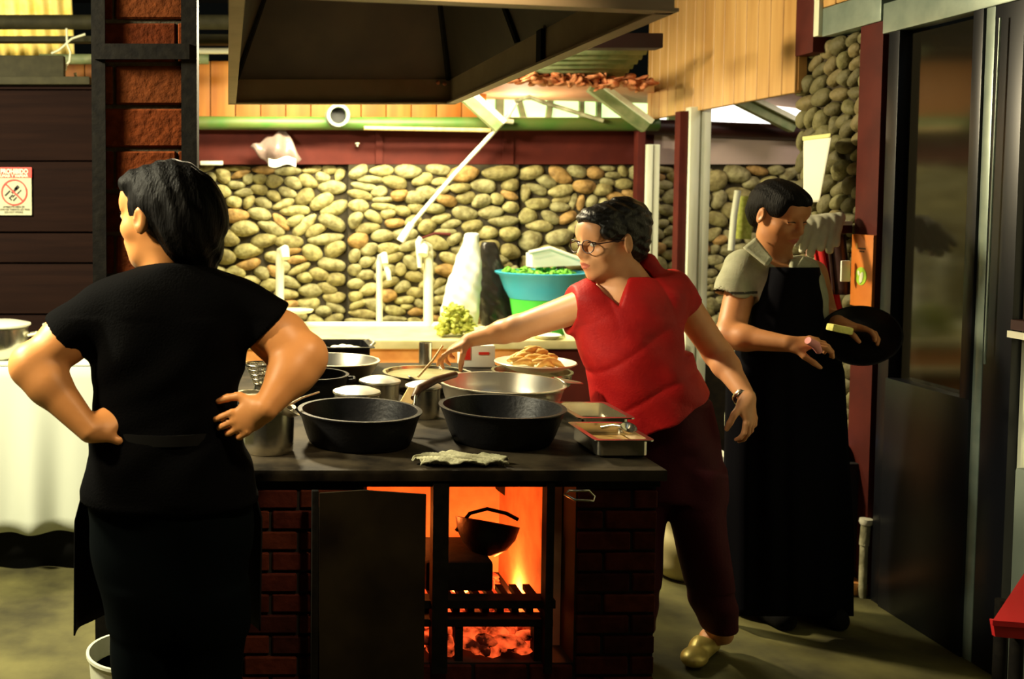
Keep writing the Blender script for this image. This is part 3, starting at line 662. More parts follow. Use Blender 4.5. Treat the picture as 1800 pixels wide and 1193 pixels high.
for i in range(9):   # slanting grate bars running back
    x = w(752 + i * 26, 900, 2.5).x
    MB().box(x - .009, x + .009, 2.50, 2.66, zg2 + .004, zg2 + .018).obj('grate_bar', M['iron'], stv, False)
MB().box(w(748, 1000, 2.52).x, w(868, 1000, 2.52).x, 2.52, 2.72, w(0, 1040, 2.52).z, w(0, 988, 2.52).z, .01).obj('burner_box', M['iron'], stv, 30)
MB().tube([w(1045, 872, 2.43), w(1035, 862, 2.42), w(1000, 862, 2.42), w(992, 868, 2.43), w(1010, 878, 2.42), w(1043, 880, 2.42), w(1045, 872, 2.43)], .003, 8).obj('wire_loop', M['steel'], stv, 60)
fm = mat('flame', (1, .3, .05), .5, emit=(1, .30, .05), es=12)
fm2 = mat('ember_glow', (.3, .03, .01), .8)
N_ = fm2.node_tree.nodes; L_ = fm2.node_tree.links; b_ = N_['Principled BSDF']; n_ = N_.new('ShaderNodeTexNoise'); n_.inputs['Scale'].default_value = 22; n_.inputs['Detail'].default_value = 6
t_ = N_.new('ShaderNodeTexCoord'); L_.new(t_.outputs['Object'], n_.inputs['Vector'])
r_ = N_.new('ShaderNodeValToRGB'); r_.color_ramp.elements[0].position = .42; r_.color_ramp.elements[0].color = (.0, .0, .0, 1); r_.color_ramp.elements[1].position = .68; r_.color_ramp.elements[1].color = (1, .10, .02, 1)
L_.new(n_.outputs[0], r_.inputs[0]); L_.new(r_.outputs[0], b_.inputs['Emission Color']); b_.inputs['Emission Strength'].default_value = 1.7
fire = thing('fire', (w(880, 1000, 2.9).x, 2.9, oz0), 'glowing fire and embers inside the stove firebox', 'fire')
mb = MB()
for i in range(420):
    x = random.uniform(ox0 + .03, ox1 - .08); y = random.uniform(2.47, 3.03)
    mb.ell((x, y, oz0 + .012 + random.uniform(0, .035)), (random.uniform(.015, .035), random.uniform(.012, .03), random.uniform(.01, .02)), Matrix.Rotation(random.uniform(0, 3), 3, 'Z'), 2, .2)
o = mb.obj('embers', fm2, fire, True); o['kind'] = 'stuff'
mb = MB()
for px, s in ((775, .7), (800, 1), (822, .8)):
    c = w(px, 1035, 2.80); mb.lathe([(.001, 0), (.03 * s, .02), (.022 * s, .06 * s), (.001, .10 * s)], (c.x, c.y, c.z - .02), 14)
mb.obj('flame', fm, fire, True)
lamp('firebox_light', 'POINT', w(905, 1052, 2.84), 16, (1, .20, .035), .03)
lamp('ember_light', 'POINT', w(700, 905, 2.75), 5, (1, .2, .03), .03)
# bowl hanging inside
bw_ = thing('fire_ladle', w(856, 940, 2.62), 'blackened iron bowl hanging tilted in the firebox', 'bowl')
Rt = Matrix.Rotation(math.radians(10), 4, 'Y') @ Matrix.Rotation(math.radians(-14), 4, 'X')
pr = [(.001, -.075), (.03, -.070), (.056, -.050), (.074, -.022), (.082, .012), (.078, .012), (.070, -.02), (.05, -.044), (.001, -.062)]
MB().lathe(pr, w(856, 925, 2.62), 40, Rt).obj('bowl', M['castiron'], bw_, 50)
c = w(856, 922, 2.62); MB().tube([c + Vector((-.08, 0, -.016)), c + Vector((-.045, 0, .03)), c + Vector((0, 0, .042)), c + Vector((.05, 0, .03)), c + Vector((.08, 0, .014))], .005, 8).obj('bail', M['castiron'], bw_, 60)
# leaning metal sheet
sp = [w(562, 846, 2.40), w(640, 848, 2.40), w(750, 870, 2.40), w(738, 1060, 2.40)]
x1_ = w(742, 1100, 2.40).x
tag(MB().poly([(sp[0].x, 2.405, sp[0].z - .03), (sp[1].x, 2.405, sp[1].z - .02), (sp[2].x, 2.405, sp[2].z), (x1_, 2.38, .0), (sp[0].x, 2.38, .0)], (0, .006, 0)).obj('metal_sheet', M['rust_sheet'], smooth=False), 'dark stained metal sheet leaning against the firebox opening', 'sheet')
tag(MB().box(w(548, 900, 2.39).x, w(560, 900, 2.39).x, 2.385, 2.40, 0, w(0, 862, 2.39).z, .002).obj('iron_bar', M['iron'], smooth=30), 'upright iron bar beside the leaning metal sheet', 'bar')

# ============================================================= COOKWARE
def pot(name, px, py, Y, R, hgt, m, label, cat, taper=.86, th=.006, rimw=.004, inner=None, food=None, fz=.5, foodname='food', handles=None, hm=None, z0=None, bulge=0):
    c = w(px, py, Y); z1 = c.z; zb = z1 - hgt if z0 is None else z0; H = z1 - zb
    t = thing(name, (c.x, Y, zb), label, cat)
    prof = [(.001, zb), (R * taper * .96, zb), (R * taper, zb + .006)]
    for k in (.25, .5, .75): prof.append((R * (taper + (1 - taper) * (k + bulge * math.sin(k * math.pi))), zb + H * k))
    prof += [(R, z1 - .004), (R + rimw, z1 - .001), (R + rimw, z1 + .002), (R - th, z1 + .002)]
    for k in (.75, .5, .25): prof.append((R * (taper + (1 - taper) * (k + bulge * math.sin(k * math.pi))) - th, zb + H * k + .002))
    prof += [(R * taper - th, zb + .012), (.001, zb + .008)]
    MB().lathe([(r, z - z1) for r, z in prof], (c.x, Y, z1), 64).obj('body', m, t, 50)
    if food:
        rr = R * (taper + (1 - taper) * fz) - th; MB().lathe([(.001, .006), (rr * .6, .003), (rr * .98, 0), (rr * .98, -.004), (.001, -.004)], (c.x, Y, zb + H * fz), 40).obj(foodname, food, t, 60)
    for a in (handles or []):
        d = Vector((math.cos(a), math.sin(a), 0)); q = Vector((-d.y, d.x, 0)); b = Vector((c.x, Y, z1 - .02)) + d * (R - .003)
        MB().tube([b + q * .03, b + q * .028 + d * .022, b + d * .03 + Vector((0, 0, .004)), b - q * .028 + d * .022, b - q * .03], .005, 8).obj('handle', hm or m, t, 60)
    return t, c, zb
pot('cast_iron_pot', 632, 720, 2.71, .161, .1, M['castiron'], 'wide empty black pot at the left front of the stove', 'pot', .84, .008, .004, handles=[math.pi * .62], z0=ST + .001)
pot('cast_iron_pot', 882, 714, 2.73, .163, .1, M['castiron'], 'wide empty black pot at the right front of the stove, beside steel trays', 'pot', .80, .008, .004, z0=ST + .001)
pot('steel_pan', 882, 672, 3.17, .188, .1, M['alum'], 'large shiny shallow pan behind the right black pot', 'pan', .88, .004, .006, z0=ST + .001)
c = w(985, 668, 3.17); b = Vector((c.x, 3.17, c.z))
tag(MB().sheet(lambda u, v: (c.x - .01 + .07 * u, 3.15 + (.05 - .035 * u) * (v - .5) * 2, c.z + .006 - .01 * u), 6, 4, .003).obj('pan_spout', M['alum'], smooth=True), 'pointed metal lip at the right rim of the shiny shallow pan', 'spout')
# stew pot under the plate of plantain
pot('stew_pot', 935, 652, 3.56, .135, .06, M['steel'], 'low steel pot carrying the plate of fried plantain', 'pot', .95, z0=ST + .001)
cp = w(941, 633, 3.56); zpot = w(935, 652, 3.56).z
plt = thing('plate', (cp.x, 3.56, zpot + .004), 'white oval plate heaped with fried plantain', 'plate')
MB().lathe([(.001, 0), (.08, .0), (.13, .022), (.14, .028), (.137, .031), (.08, .006), (.001, .005)], (cp.x, 3.56, zpot + .004), 48).obj('dish', M['ceramic'], plt, 50)
for i in range(26):
    a = random.uniform(0, 6.28); r = random.uniform(.0, .085); zf = zpot + .028 + .045 * (1 - r / .095) * random.uniform(.5, 1)
    q = Vector((cp.x + r * math.cos(a), 3.56 + r * .8 * math.sin(a), zf)); an = random.uniform(-.5, .5) + (math.pi if random.random() < .5 else 0); d = Vector((math.cos(an), math.sin(an) * .6, random.uniform(-.35, .35))).normalized(); ln = random.uniform(.028, .045)
    o = MB().tube([q - d * ln, q - d * ln * .5 + Vector((0, 0, .006)), q + Vector((0, 0, .009)), q + d * ln * .5 + Vector((0, 0, .006)), q + d * ln], [.005, .011, .013, .011, .005], 10).obj('plantain_slice', M['banana'], smooth=60)
    tag(o, 'golden fried plantain slice heaped on the white plate', 'food', 'fried plantain slices on the plate')
pot('soup_pan', 752, 655, 3.50, .15, .07, M['steel'], 'wide pan of greenish broth under the reaching hand', 'pan', .9, food=M['broth'], fz=.85, foodname='broth', z0=ST + .001)
pot('aluminium_basin', 590, 632, 3.60, .152, .085, M['alum'], 'bright aluminium basin just right of the bare elbow', 'basin', .62, z0=ST + .001, bulge=.12)
pot('frying_pan', 548, 657, 3.25, .115, .06, M['castiron'], 'dark pan with pale rim in front of the bright basin', 'pan', .85, handles=[0.2], z0=ST + .001)
# roasting pan with handles
def gnpan(name, x0, x1, y0, y1, zr_, dep, m, label, rim=.012, food=None, cat='tray'):
    t = thing(name, ((x0 + x1) / 2, (y0 + y1) / 2, zr_ - dep), label, cat)
    mb = MB(); b = mb.b
    def ring(g, z, r=.015):
        pts = []; a0, a1, c0, c1 = x0 + g, x1 - g, y0 + g, y1 - g
        for cx_, cy_, s in ((a1 - r, c1 - r, 0), (a0 + r, c1 - r, 1), (a0 + r, c0 + r, 2), (a1 - r, c0 + r, 3)):
            for k in range(6): an = (s + k / 5) * math.pi / 2; pts.append(b.verts.new((cx_ + r * math.cos(an), cy_ + r * math.sin(an), z)))
        return pts
    rs = [ring(rim + .006, zr_ - dep), ring(rim, zr_ - dep + .006), ring(rim, zr_ - .002), ring(0, zr_ - .003), ring(0, zr_), ring(rim + .002, zr_), ring(rim + .002, zr_ - dep + .008), ring(rim + .008, zr_ - dep + .003)]
    for p, q in zip(rs, rs[1:]):
        for k in range(24): b.faces.new((p[k], p[(k + 1) % 24], q[(k + 1) % 24], q[k]))
    b.faces.new(rs[0][::-1]); b.faces.new(rs[-1]); mb.obj('pan_body', m, t, 40)
    if food: MB().box(x0 + rim + .004, x1 - rim - .004, y0 + rim + .004, y1 - rim - .004, zr_ - dep + .004, zr_ - dep * .55, .006).obj('food', food, t, 40)
    return t
gnpan('steel_tray', .918, 1.070, 2.53, 2.745, ST + .048, .047, M['steel'], 'small deep steel tray with ladle and sauce at the stove corner', food=M['sauce'])
gnpan('steel_tray', .965, 1.125, 2.79, 3.02, ST + .048, .047, M['steel'], 'small empty steel tray behind the tray with sauce, by the red blouse', rim=.014)
ld = thing('ladle', (1.035, 2.60, ST + .03), 'shiny steel spoon bowl lying in the sauce tray', 'ladle')
MB().lathe([(.001, -.014), (.012, -.012), (.021, 0), (.019, 0), (.010, -.010), (.001, -.012)], (1.035, 2.615, ST + .062), 24, Matrix.Rotation(.5, 4, 'X')).obj('bowl', M['steel'], ld, 50)
MB().tube([(1.035, 2.63, ST + .058), (1.02, 2.68, ST + .052), (1.0, 2.71, ST + .04)], .004, 8).obj('handle', M['steel'], ld, 60)
rz = w(610, 603, 3.92).z
rp = gnpan('roasting_pan', w(562, 600, 3.92).x, w(652, 600, 3.92).x, 3.80, 4.04, rz, rz - ST - .001, M['castiron'], 'black edged roasting pan at the back of the stove with dumplings', rim=.016, cat='pan')
for i in range(7):
    tag(MB().ell((w(592 + (i % 4) * 11, 600, 3.92).x, 3.86 + .045 * (i // 4) + .01 * (i % 2), rz - .02), (.026, .022, .016), None, 3, .1).obj('dumpling', M['ceramic'], smooth=True), 'pale round dumpling in the black roasting pan', 'food', 'dumplings in the roasting pan')
MB().tube([(w(648, 600, 3.9).x, 3.86, rz - .006), (w(658, 600, 3.9).x, 3.90, rz + .004), (w(655, 600, 3.9).x, 3.99, rz + .004), (w(648, 600, 3.9).x, 4.01, rz - .006)], .006, 8).obj('handle', M['alum'], rp, 60)
MB().box(.1, .58, 3.80, 4.03, ST + .0005, ST + .0009).obj('shadow_gap', M['plate_top'], stv, False) if False else None
# lidded saucepans
for (px, py, Y, R, lb) in [(627, 690, 2.97, .066, 'small lidded saucepan just behind the left black pot'), (668, 671, 3.12, .060, 'small lidded saucepan behind the front lidded one'), (744, 680, 3.03, .050, 'lidded saucepan beside the wooden turner')]:
    t, c, zb = pot('saucepan', px, py, Y, R, .07, M['steel'], lb, 'saucepan', .95, z0=ST + .001)
    l = MB().lathe([(R + .003, 0), (R + .003, .004), (R * .7, .012), (R * .3, .017), (.001, .018)], (c.x, Y, c.z + .002), 40).obj('lid', M['alum'], t, 50)
    k = MB().lathe([(.006, 0), (.005, .008), (.013, .014), (.013, .020), (.001, .024)], (c.x - .005, Y, c.z + .018), 20).obj('knob', M['ceramic'], l, 50)
# wooden turner resting over the left pot rim
tn = thing('wooden_turner', w(720, 690, 2.82), 'wooden turner with a dark handle resting on the left black pot', 'utensil')
a, b = w(712, 716, 2.84), w(726, 682, 2.88)
MB().poly([a + Vector((-.022, 0, 0)), a + Vector((.016, 0, -.002)), b + Vector((.014, 0, 0)), b + Vector((-.012, 0, .002))], (0, .007, .0)).obj('blade', M['wood_tool'], tn, False)
MB().tube([w(727, 700, 2.83), w(735, 684, 2.86), w(765, 668, 2.95), w(800, 658, 3.05)], [.009, .012, .011, .010], 10).obj('handle', M['wood_dark'], tn, 60)
MB().tube([w(728, 716, 2.80), w(731, 694, 2.81)], .0045, 8).obj('ferrule', M['steel'], tn, 60)
# tall steel pot beside the hip, ladle across it
pot('steel_pot', 470, 716, 2.62, .070, .13, M['steel'], 'tall polished steel pot between hip and left black pot', 'pot', .96, z0=ST + .001)
l2 = thing('ladle', w(505, 716, 2.60), 'steel ladle lying across the tall polished pot', 'ladle')
MB().lathe([(.001, -.022), (.02, -.018), (.033, 0), (.031, 0), (.018, -.015), (.001, -.019)], w(508, 716, 2.56), 28, Matrix.Rotation(.6, 4, 'Y')).obj('bowl', M['steel'], l2, 50)
MB().tube([w(486, 724, 2.57), w(530, 700, 2.72), w(560, 690, 2.80)], .004, 8).obj('handle', M['steel'], l2, 60)
# wire basket
wb_ = thing('wire_basket', w(458, 655, 3.0), 'wire mesh basket behind the bent elbow', 'basket')
mb = MB(); c = w(458, 640, 3.0)
for k in range(5):
    r = .045 - .006 * k; z = c.z - .014 * k; mb.tube([(c.x + r * math.cos(a * .314), 3.0 + r * math.sin(a * .314), z) for a in range(21)], .0022 if k else .004, 6)
for k in range(14):
    a = k * .4488; mb.tube([(c.x + .045 * math.cos(a), 3.0 + .045 * math.sin(a), c.z), (c.x + .018 * math.cos(a), 3.0 + .018 * math.sin(a), c.z - .062)], .0016, 6)
mb.obj('mesh', M['steel'], wb_, 60)
MB().tube([(c.x, 3.0, ST), (c.x, 3.0, c.z - .055)], [.03, .018], 16).obj('stand', M['steel'], wb_, 60)
pot('glass_jar', 440, 690, 2.9, .035, .08, M['steel'], 'small metal canister below the wire basket', 'canister', .95, z0=ST + .001)
# rag
def ragf(u, v):
    x = w(732, 820, 2.49).x + u * .215; y = 2.447 + v * .105 * math.sin(min(1, .25 + u * 1.6) * 1.57) * math.sin(min(1, 1.2 - u * .9) * 1.57); return (x + .012 * math.sin(v * 5 + u * 3), y, ST + .005 + .011 * abs(math.sin(u * 9 + v * 7)) + .005 * abs(math.sin(u * 31 + v * 19)))
tag(MB().sheet(ragf, 50, 20, .003).obj('rag', M['rag'], smooth=True), 'crumpled grey rag on the front edge of the stove top', 'rag')

# ============================================================= COUNTER THINGS
ZC = .781
def bag(name, px, y0, y1, r, m, label, Y=5.55, seed=0, lean=0, bot=None):
    c0, c1 = w(px, y1, Y), w(px + lean, y0, Y); H = c1.z - ZC
    st = [(ZC + .003, c0.x, Y, r * .85, r * .7), (ZC + H * .12, c0.x, Y, r * 1.05, r * .85), (ZC + H * .4, c0.x + .25 * (c1.x - c0.x), Y, r * .98, r * .75), (ZC + H * .65, c0.x + .6 * (c1.x - c0.x), Y, r * .76, r * .55), (ZC + H * .85, c0.x + .85 * (c1.x - c0.x), Y, r * .52, r * .4), (c1.z, c1.x, Y, r * .36, r * .3)]
    def dd(x, y, z): return .006 * np.sin(14 * z + 30 * x + seed) * np.sin(38 * x + seed + 8 * z) + .003 * np.sin(70 * x + 30 * z) * np.sin(60 * z + seed)
    return tag(sdf_mesh(name, [loft(st, p=2.2)], .006, m, disp=dd), label, 'bag')
bag('white_bag', 808, 410, 572, .098, M['bag_white'], 'tall white plastic bag standing against the stone wall', seed=1, lean=22)
bag('black_bag', 873, 425, 562, .10, M['bag_black'], 'black plastic bag knotted upright next to the white bag', seed=4, lean=-14, Y=5.74)
# basin on bucket
cb = w(952, 478, 5.5)
bk = thing('green_bucket', (cb.x, 5.5, ZC), 'bright green plastic bucket under the blue basin', 'bucket')
MB().lathe([(.001, 0), (.135, 0), (.165, w(0, 524, 5.5).z - ZC), (.158, w(0, 524, 5.5).z - ZC), (.001, .02)], (cb.x, 5.5, ZC), 48).obj('body', M['green_bucket'], bk, 40)
zb1 = w(0, 524, 5.5).z
bs = thing('blue_basin', (cb.x, 5.5, zb1 + .002), 'round blue plastic basin full of greens, on the green bucket', 'basin')
MB().lathe([(.001, 0), (.168, 0), (.195, .05), (.222, cb.z - zb1 - .02), (.243, cb.z - zb1 - .008), (.246, cb.z - zb1), (.228, cb.z - zb1 + .002), (.215, cb.z - zb1 - .02), (.16, .02), (.001, .02)], (cb.x, 5.5, zb1 + .002), 56).obj('body', M['blue'], bs, 40)
mb = MB()
for i in range(170):
    a = random.uniform(0, 6.28); r = .2 * math.sqrt(random.random()); q = Matrix.Rotation(random.uniform(0, 3), 3, 'X') @ Matrix.Rotation(random.uniform(0, 3), 3, 'Z')
    mb.ell((cb.x + r * math.cos(a), 5.5 + r * math.sin(a), cb.z - .012 + random.uniform(-.01, .022)), (.022, .014, .004), q, 1)
tag(mb.obj('leafy_greens', M['leaf'], smooth=True), 'chopped green leaves heaped in the blue basin', 'greens', kind='stuff')
wt = thing('white_tub', w(975, 462, 5.52), 'white plastic tub with sloping lid resting in the blue basin', 'tub')
a0, a1, a2, a3 = w(936, 470, 5.48), w(936, 446, 5.48), w(968, 439, 5.48), w(1024, 466, 5.48)
MB().poly([a0, a3, w(1022, 455, 5.48), a2, a1], (0, .12, 0)).obj('tub_body', M['white_plastic'], wt, False)
MB().tube([w(930, 444, 5.46), w(966, 436, 5.46), w(1026, 458, 5.46)], .012, 8).obj('tub_rim', M['ceramic'], wt, 60)
# green net of leaves, cups, dishes, can, carton
mb = MB()
for i in range(220):
    u = random.uniform(-1, 1); v = random.uniform(0, 1); c = w(802 + u * 30, 588, 5.35); zz = ZC + .012 + v * .15 * (1 - u * u) ** .5
    mb.ell((c.x, 5.35 + random.uniform(-.07, .07), zz), (.022, .015, .006), Matrix.Rotation(random.uniform(0, 3), 3, 'X') @ Matrix.Rotation(random.uniform(0, 3), 3, 'Z'), 1)
tag(mb.obj('herb_bunch', M['moss'], smooth=True), 'yellow green heap of herbs in front of the white bag', 'herbs', kind='stuff')
for (px, py, r, h_, lb) in [(845, 573, .035, .06, 'white cup half hidden behind the reaching forearm'), (1010, 576, .06, .05, 'white bowl on the counter beside the red blouse')]:
    c = w(px, py, 5.26); tag(MB().lathe([(.001, 0), (r * .7, 0), (r, h_), (r - .006, h_), (r * .66, .008), (.001, .008)], (c.x, 5.26, ZC), 36).obj('cup' if r < .05 else 'bowl', M['ceramic'], smooth=50), lb, 'cup' if r < .05 else 'bowl')
c = w(960, 588, 5.27); tag(MB().lathe([(.001, 0), (.05, 0), (.075, .02), (.07, .022), (.05, .006), (.001, .006)], (c.x, 5.26, ZC), 36).obj('saucer', M['ceramic'], smooth=50), 'flat white dish left of the white bowl on the counter', 'dish')
c = w(745, 612, 4.03); zc_ = w(0, 600, 4.03).z; tag(MB().lathe([(.001, 0), (.026, 0), (.026, zc_ - ST), (.023, zc_ - ST), (.023, .01), (.001, .01)], (c.x, 4.0, ST + .001), 32).obj('steel_mug', M['steel'], smooth=40), 'narrow grey steel mug left of the reaching hand', 'mug')
cx0, cx1 = w(812, 620, 3.95).x, w(868, 620, 3.95).x; zt2 = w(0, 606, 3.95).z
ca = thing('carton', ((cx0 + cx1) / 2, 3.97, ST), 'white carton with red print behind the plate of plantain', 'carton')
MB().box(cx0, cx1, 3.93, 4.03, ST + .001, zt2, .002).obj('box', M['white_plastic'], ca, 30)
MB().box(cx0 + .002, cx0 + .028, 3.927, 3.93, zt2 - .055, zt2 - .004).box(cx0 + .06, cx0 + .10, 3.927, 3.93, zt2 - .035, zt2 - .025).obj('print', M['signred'], ca, False)
# plastic bag hung on the maroon beam
hb = thing('hanging_bag', w(488, 255, 5.93), 'crumpled clear plastic bag tucked on the maroon beam', 'bag')
def hbf(u, v):
    L0, R0 = w(438, 258, 5.9), w(500, 226, 5.9)
    T = w(440 + 62 * u, 258 - 32 * u, 5.9); B = w(472 + 58 * u, 290 - 8 * u * u, 5.88); q = T.lerp(B, v)
    return (q.x, q.y - .05 * math.sin(math.pi * v) * math.sin(math.pi * u) - .012 * math.sin(u * 11 + v * 5), q.z + .008 * math.sin(u * 17 + v * 9))
MB().sheet(hbf, 24, 20, .003).obj('film', mat('clear_film', (.22, .15, .13), .3, bump=.4, bscale=30, alpha=.75), hb, True)
MB().sheet(lambda u, v: (w(472 + 48 * u, 283, 5.86).x, 5.86 - .02 * math.sin(u * 3.1), w(0, 278 + 14 * v + 3 * math.sin(u * 7), 5.86).z), 16, 8, .004).obj('folded_edge', M['white_plastic'], hb, True)
tag(MB().box(w(352, 280, 5.9).x, w(392, 280, 5.9).x, 5.88, 5.96, w(0, 290, 5.9).z, w(0, 283, 5.9).z, .003).obj('pale_box', M['ceramic'], smooth=30), 'thin pale box on top of the stones near the pillar', 'box')

# ============================================================= LEFT BUFFET
bt = thing('buffet_table', (-1.2, 4.3, 0), 'long buffet table standing under the dark plank wall', 'table')
MB().box(-2.6, -.45, 4.08, 4.55, .80, .835).obj('tabletop', M['plank'], bt, False)
for x in (-2.5, -1.5, -.52):
    MB().box(x, x + .05, 4.45, 4.5, 0, .80).obj('leg', M['iron'], bt, False)
def clf(u, v):
    x = -2.62 + 2.20 * u; zt3 = .842; zb = .155 + .02 * math.sin(u * 9.0) + .025 * max(0, math.sin(u * 2.2 * 6.0)); 
    wv = .022 * math.sin(u * 47) + .014 * math.sin(u * 83 + 1)
    return (x, 4.045 + (.0 - wv) * v * 1.1 - .03 * v, zt3 + (zb - zt3) * v)
tc_ = thing('tablecloth', (-1.5, 4.05, .84), 'white cloth hanging in folds down the front of the buffet table', 'tablecloth')
MB().sheet(clf, 150, 12, .002).obj('drop', M['cloth_white'], tc_, True)
MB().box(-2.62, -.42, 4.04, 4.56, .838, .843).obj('top_cloth', M['cloth_white'], tc_, False)
tag(MB().sheet(lambda u, v: (-2.6 + 2.16 * u, 4.10 + .012 * math.sin(u * 60), .78 * (1 - v) + .004), 120, 4, .003).obj('black_skirt', M['cloth_black'], smooth=True), 'black under skirt reaching the floor below the white cloth', 'table skirt')
for (px, R, Y, lb) in [(2, .115, 4.22, 'steel serving pot with a white plate lid at the left edge'), (124, .11, 4.28, 'second serving pot peeking out behind the raised arm')]:
    c = w(px, 575, Y); t = thing('serving_pot', (c.x, Y, .845), lb, 'pot')
    MB().lathe([(.001, 0), (R * .8, 0), (R * .96, .02), (R, .07), (R * .97, c.z - .845), (.001, c.z - .845)], (c.x, Y, .845), 40).obj('body', M['steel'], t, 50)
    MB().lathe([(.001, 0), (R * .9, .0), (R * 1.06, .010), (R * 1.06, .016), (R * .6, .028), (.001, .032)], (c.x, Y, c.z), 40).obj('lid', M['ceramic'], t, 50)
    for s in (-1, 1): MB().tube([(c.x + s * R, Y - .03, c.z - .03), (c.x + s * (R + .03), Y - .025, c.z - .025), (c.x + s * (R + .03), Y + .025, c.z - .025), (c.x + s * R, Y + .03, c.z - .03)], .006, 8).obj('handle', M['ceramic'], t, 60)
# white bucket by the legs
c = w(232, 1142, 2.66)
wbk = thing('white_bucket', (c.x, 2.66, 0), 'pale bucket on the floor behind the legs of the person in black', 'bucket')
MB().lathe([(.001, 0), (.092, 0), (.114, c.z - .01), (.121, c.z - .008), (.121, c.z), (.113, c.z), (.090, .01), (.001, .01)], (c.x, 2.66, 0), 48).obj('body', M['white_post'], wbk, 50)
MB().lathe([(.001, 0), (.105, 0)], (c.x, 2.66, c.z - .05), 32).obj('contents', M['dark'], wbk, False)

# ============================================================= RIGHT SIDE THINGS
# note paper on the stone column
pp = thing('paper_note', (XR - .09, YR(1438), zr(1438, 300)), 'long white paper note hanging on the stone column', 'note')
def pf(u, v, d=0):
    px = 1413 + (50 - 22 * v) * u; py = 242 + 113 * v - 6 * u * (1 - v); X_ = XR - .075 - .02 * math.sin(v * 3.1) - .012 * v
    return tuple(w(px, py, YX(px, X_)))
MB().sheet(lambda u, v: pf(u, v), 10, 20, .002).obj('sheet', M['paper'], pp, True)
MB().sheet(lambda u, v: tuple(Vector(pf(u, v * .06)) + Vector((-.004, 0, .004))), 10, 3, .002).obj('tape', M['paper_yellow'], pp, True)
pz = w(1438, 256, YX(1438, XR - .09)); MB().box(XR - .095, XR - .090, YX(1444, XR - .09), YX(1434, XR - .09), pz.z - .012, pz.z - .004).obj('print', M['frame_grey'], pp, False)
tag(MB().tube([w(1420, 352, YX(1420, XR - .10)), w(1424, 400, YX(1424, XR - .11))], .009, 8).obj('string', M['glove'], smooth=60), 'pale cord hanging below the paper note', 'cord')
# orange sign on the post
so = thing('orange_sign', (XR - .06, YR(1518), zr(1518, 476)), 'orange sign with a lime green emblem on the maroon post', 'sign')
XO = XR - .012; yo0, yo1, zo0, zo1 = YX(1537, XO - .01), YX(1499, XO - .01), w(1518, 538, YX(1518, XO)).z, w(1518, 412, YX(1518, XO)).z
MB().box(XO - .012, XO, yo0, yo1, zo0, zo1, .002).obj('panel', M['signorange'], so, 30)
ym = (yo0 + yo1) / 2; Ry = Matrix.Rotation(math.radians(-90), 4, 'Y')
MB().lathe([(.001, 0), (.034, 0), (.034, .002), (.001, .002)], (XO - .012, ym, zr(1518, 484)), 32, Ry).obj('emblem', M['signgreen'], so, False)
MB().ell((XO - .0145, ym - .004, zr(1518, 484) - .006), (.0015, .012, .024), Matrix.Rotation(.3, 3, 'X'), 2).ell((XO - .0145, ym + .012, zr(1518, 484) + .010), (.0015, .007, .012), Matrix.Rotation(-.5, 3, 'X'), 2).obj('emblem_leaf', M['cream'], so, True)
for k, (dy, zc2, hw_) in enumerate([(0, 436, .022), (0, 441, .014)]): MB().box(XO - .0135, XO - .012, ym - hw_, ym + hw_, zr(1518, zc2) - .003, zr(1518, zc2) + .003).obj('print', M['wood_dark'], so, False)
MB().box(XO - .0135, XO - .012, ym + .028, ym + .036, zr(1518, 431) - .012, zr(1518, 431) + .008).obj('print', M['banana'], so, False)
# shelf with gloves
zs = zr(1480, 395)
shf = thing('wall_shelf', (XR - .12, 4.05, zs), 'small white shelf board fixed beside the maroon post', 'shelf')
MB().box(XR - .09, XR - .012, 3.945, 4.15, zs, zs + .016, .002).obj('board', M['ceramic'], shf, 30)
MB().box(XR - .095, XR - .012, 3.945, 4.15, zs - .03, zs, .002).obj('cleat', M['maroon'], shf, 30)
gv = []
gy = 3.93
gw = [(1412, 398, 1398, 430, 7), (1425, 396, 1410, 440, 7), (1440, 392, 1424, 446, 8), (1452, 390, 1442, 436, 8), (1464, 386, 1458, 440, 8), (1476, 384, 1470, 430, 6)]
for (a, b, c_, d, r) in gw: gv.append(cap(w(a, b, gy - .02), w(c_, d, gy - .06), r * gy / 1800 * 1.2, r * gy / 1800 * .8, .003))
gv.append(cap(w(1420, 390, gy), w(1474, 384, gy), .026, .024, .02))
tag(sdf_mesh('work_gloves', gv, .004, M['glove'], disp=lambda x, y, z: .002 * np.sin(90 * x) * np.sin(70 * z)), 'pale rubber gloves draped over the small wall shelf', 'gloves')
# hanging apron
def apf(u, v): p = w(1428 + 30 * v + 26 * u, 420 + 175 * v, 3.99); return (p.x, p.y + .02 * math.sin(u * 12), p.z)
ha = thing('hanging_apron', w(1440, 410, 4.12), 'red and dark cloth apron hanging from the wall shelf', 'apron')
MB().sheet(apf, 14, 16, .004).obj('cloth', M['redcloth'], ha, True)
def apk(u, v): p = w(1452 + 22 * v * .5 + 36 * u, 412 + 105 * v, 3.96); return (p.x, p.y + .015 * math.sin(u * 9), p.z)
MB().sheet(apk, 12, 10, .01).obj('dark_cloth', M['maroon_dark'], ha, True)
MB().sheet(lambda u, v: tuple(w(1422 - 6 * v + 8 * u, 404 + 46 * v, 3.90)), 4, 10, .004).obj('pink_strap', M['pinkcloth'], ha, True)
tag(MB().box(w(1474, 470, 3.92).x, w(1490, 470, 3.92).x, 3.90, 3.91, w(0, 495, 3.9).z, w(0, 458, 3.9).z, .004, M=None).obj('white_label', M['paper'], smooth=30), 'small white tag hanging between shelf and orange sign', 'tag')
tag(MB().tube([w(1297, 335, 5.5), w(1290, 380, 5.5), w(1285, 440, 5.5)], .017, 10).obj('broom_handle', M['white_post'], smooth=60), 'pale broom handle leaning in the dark behind the grey polo', 'handle')
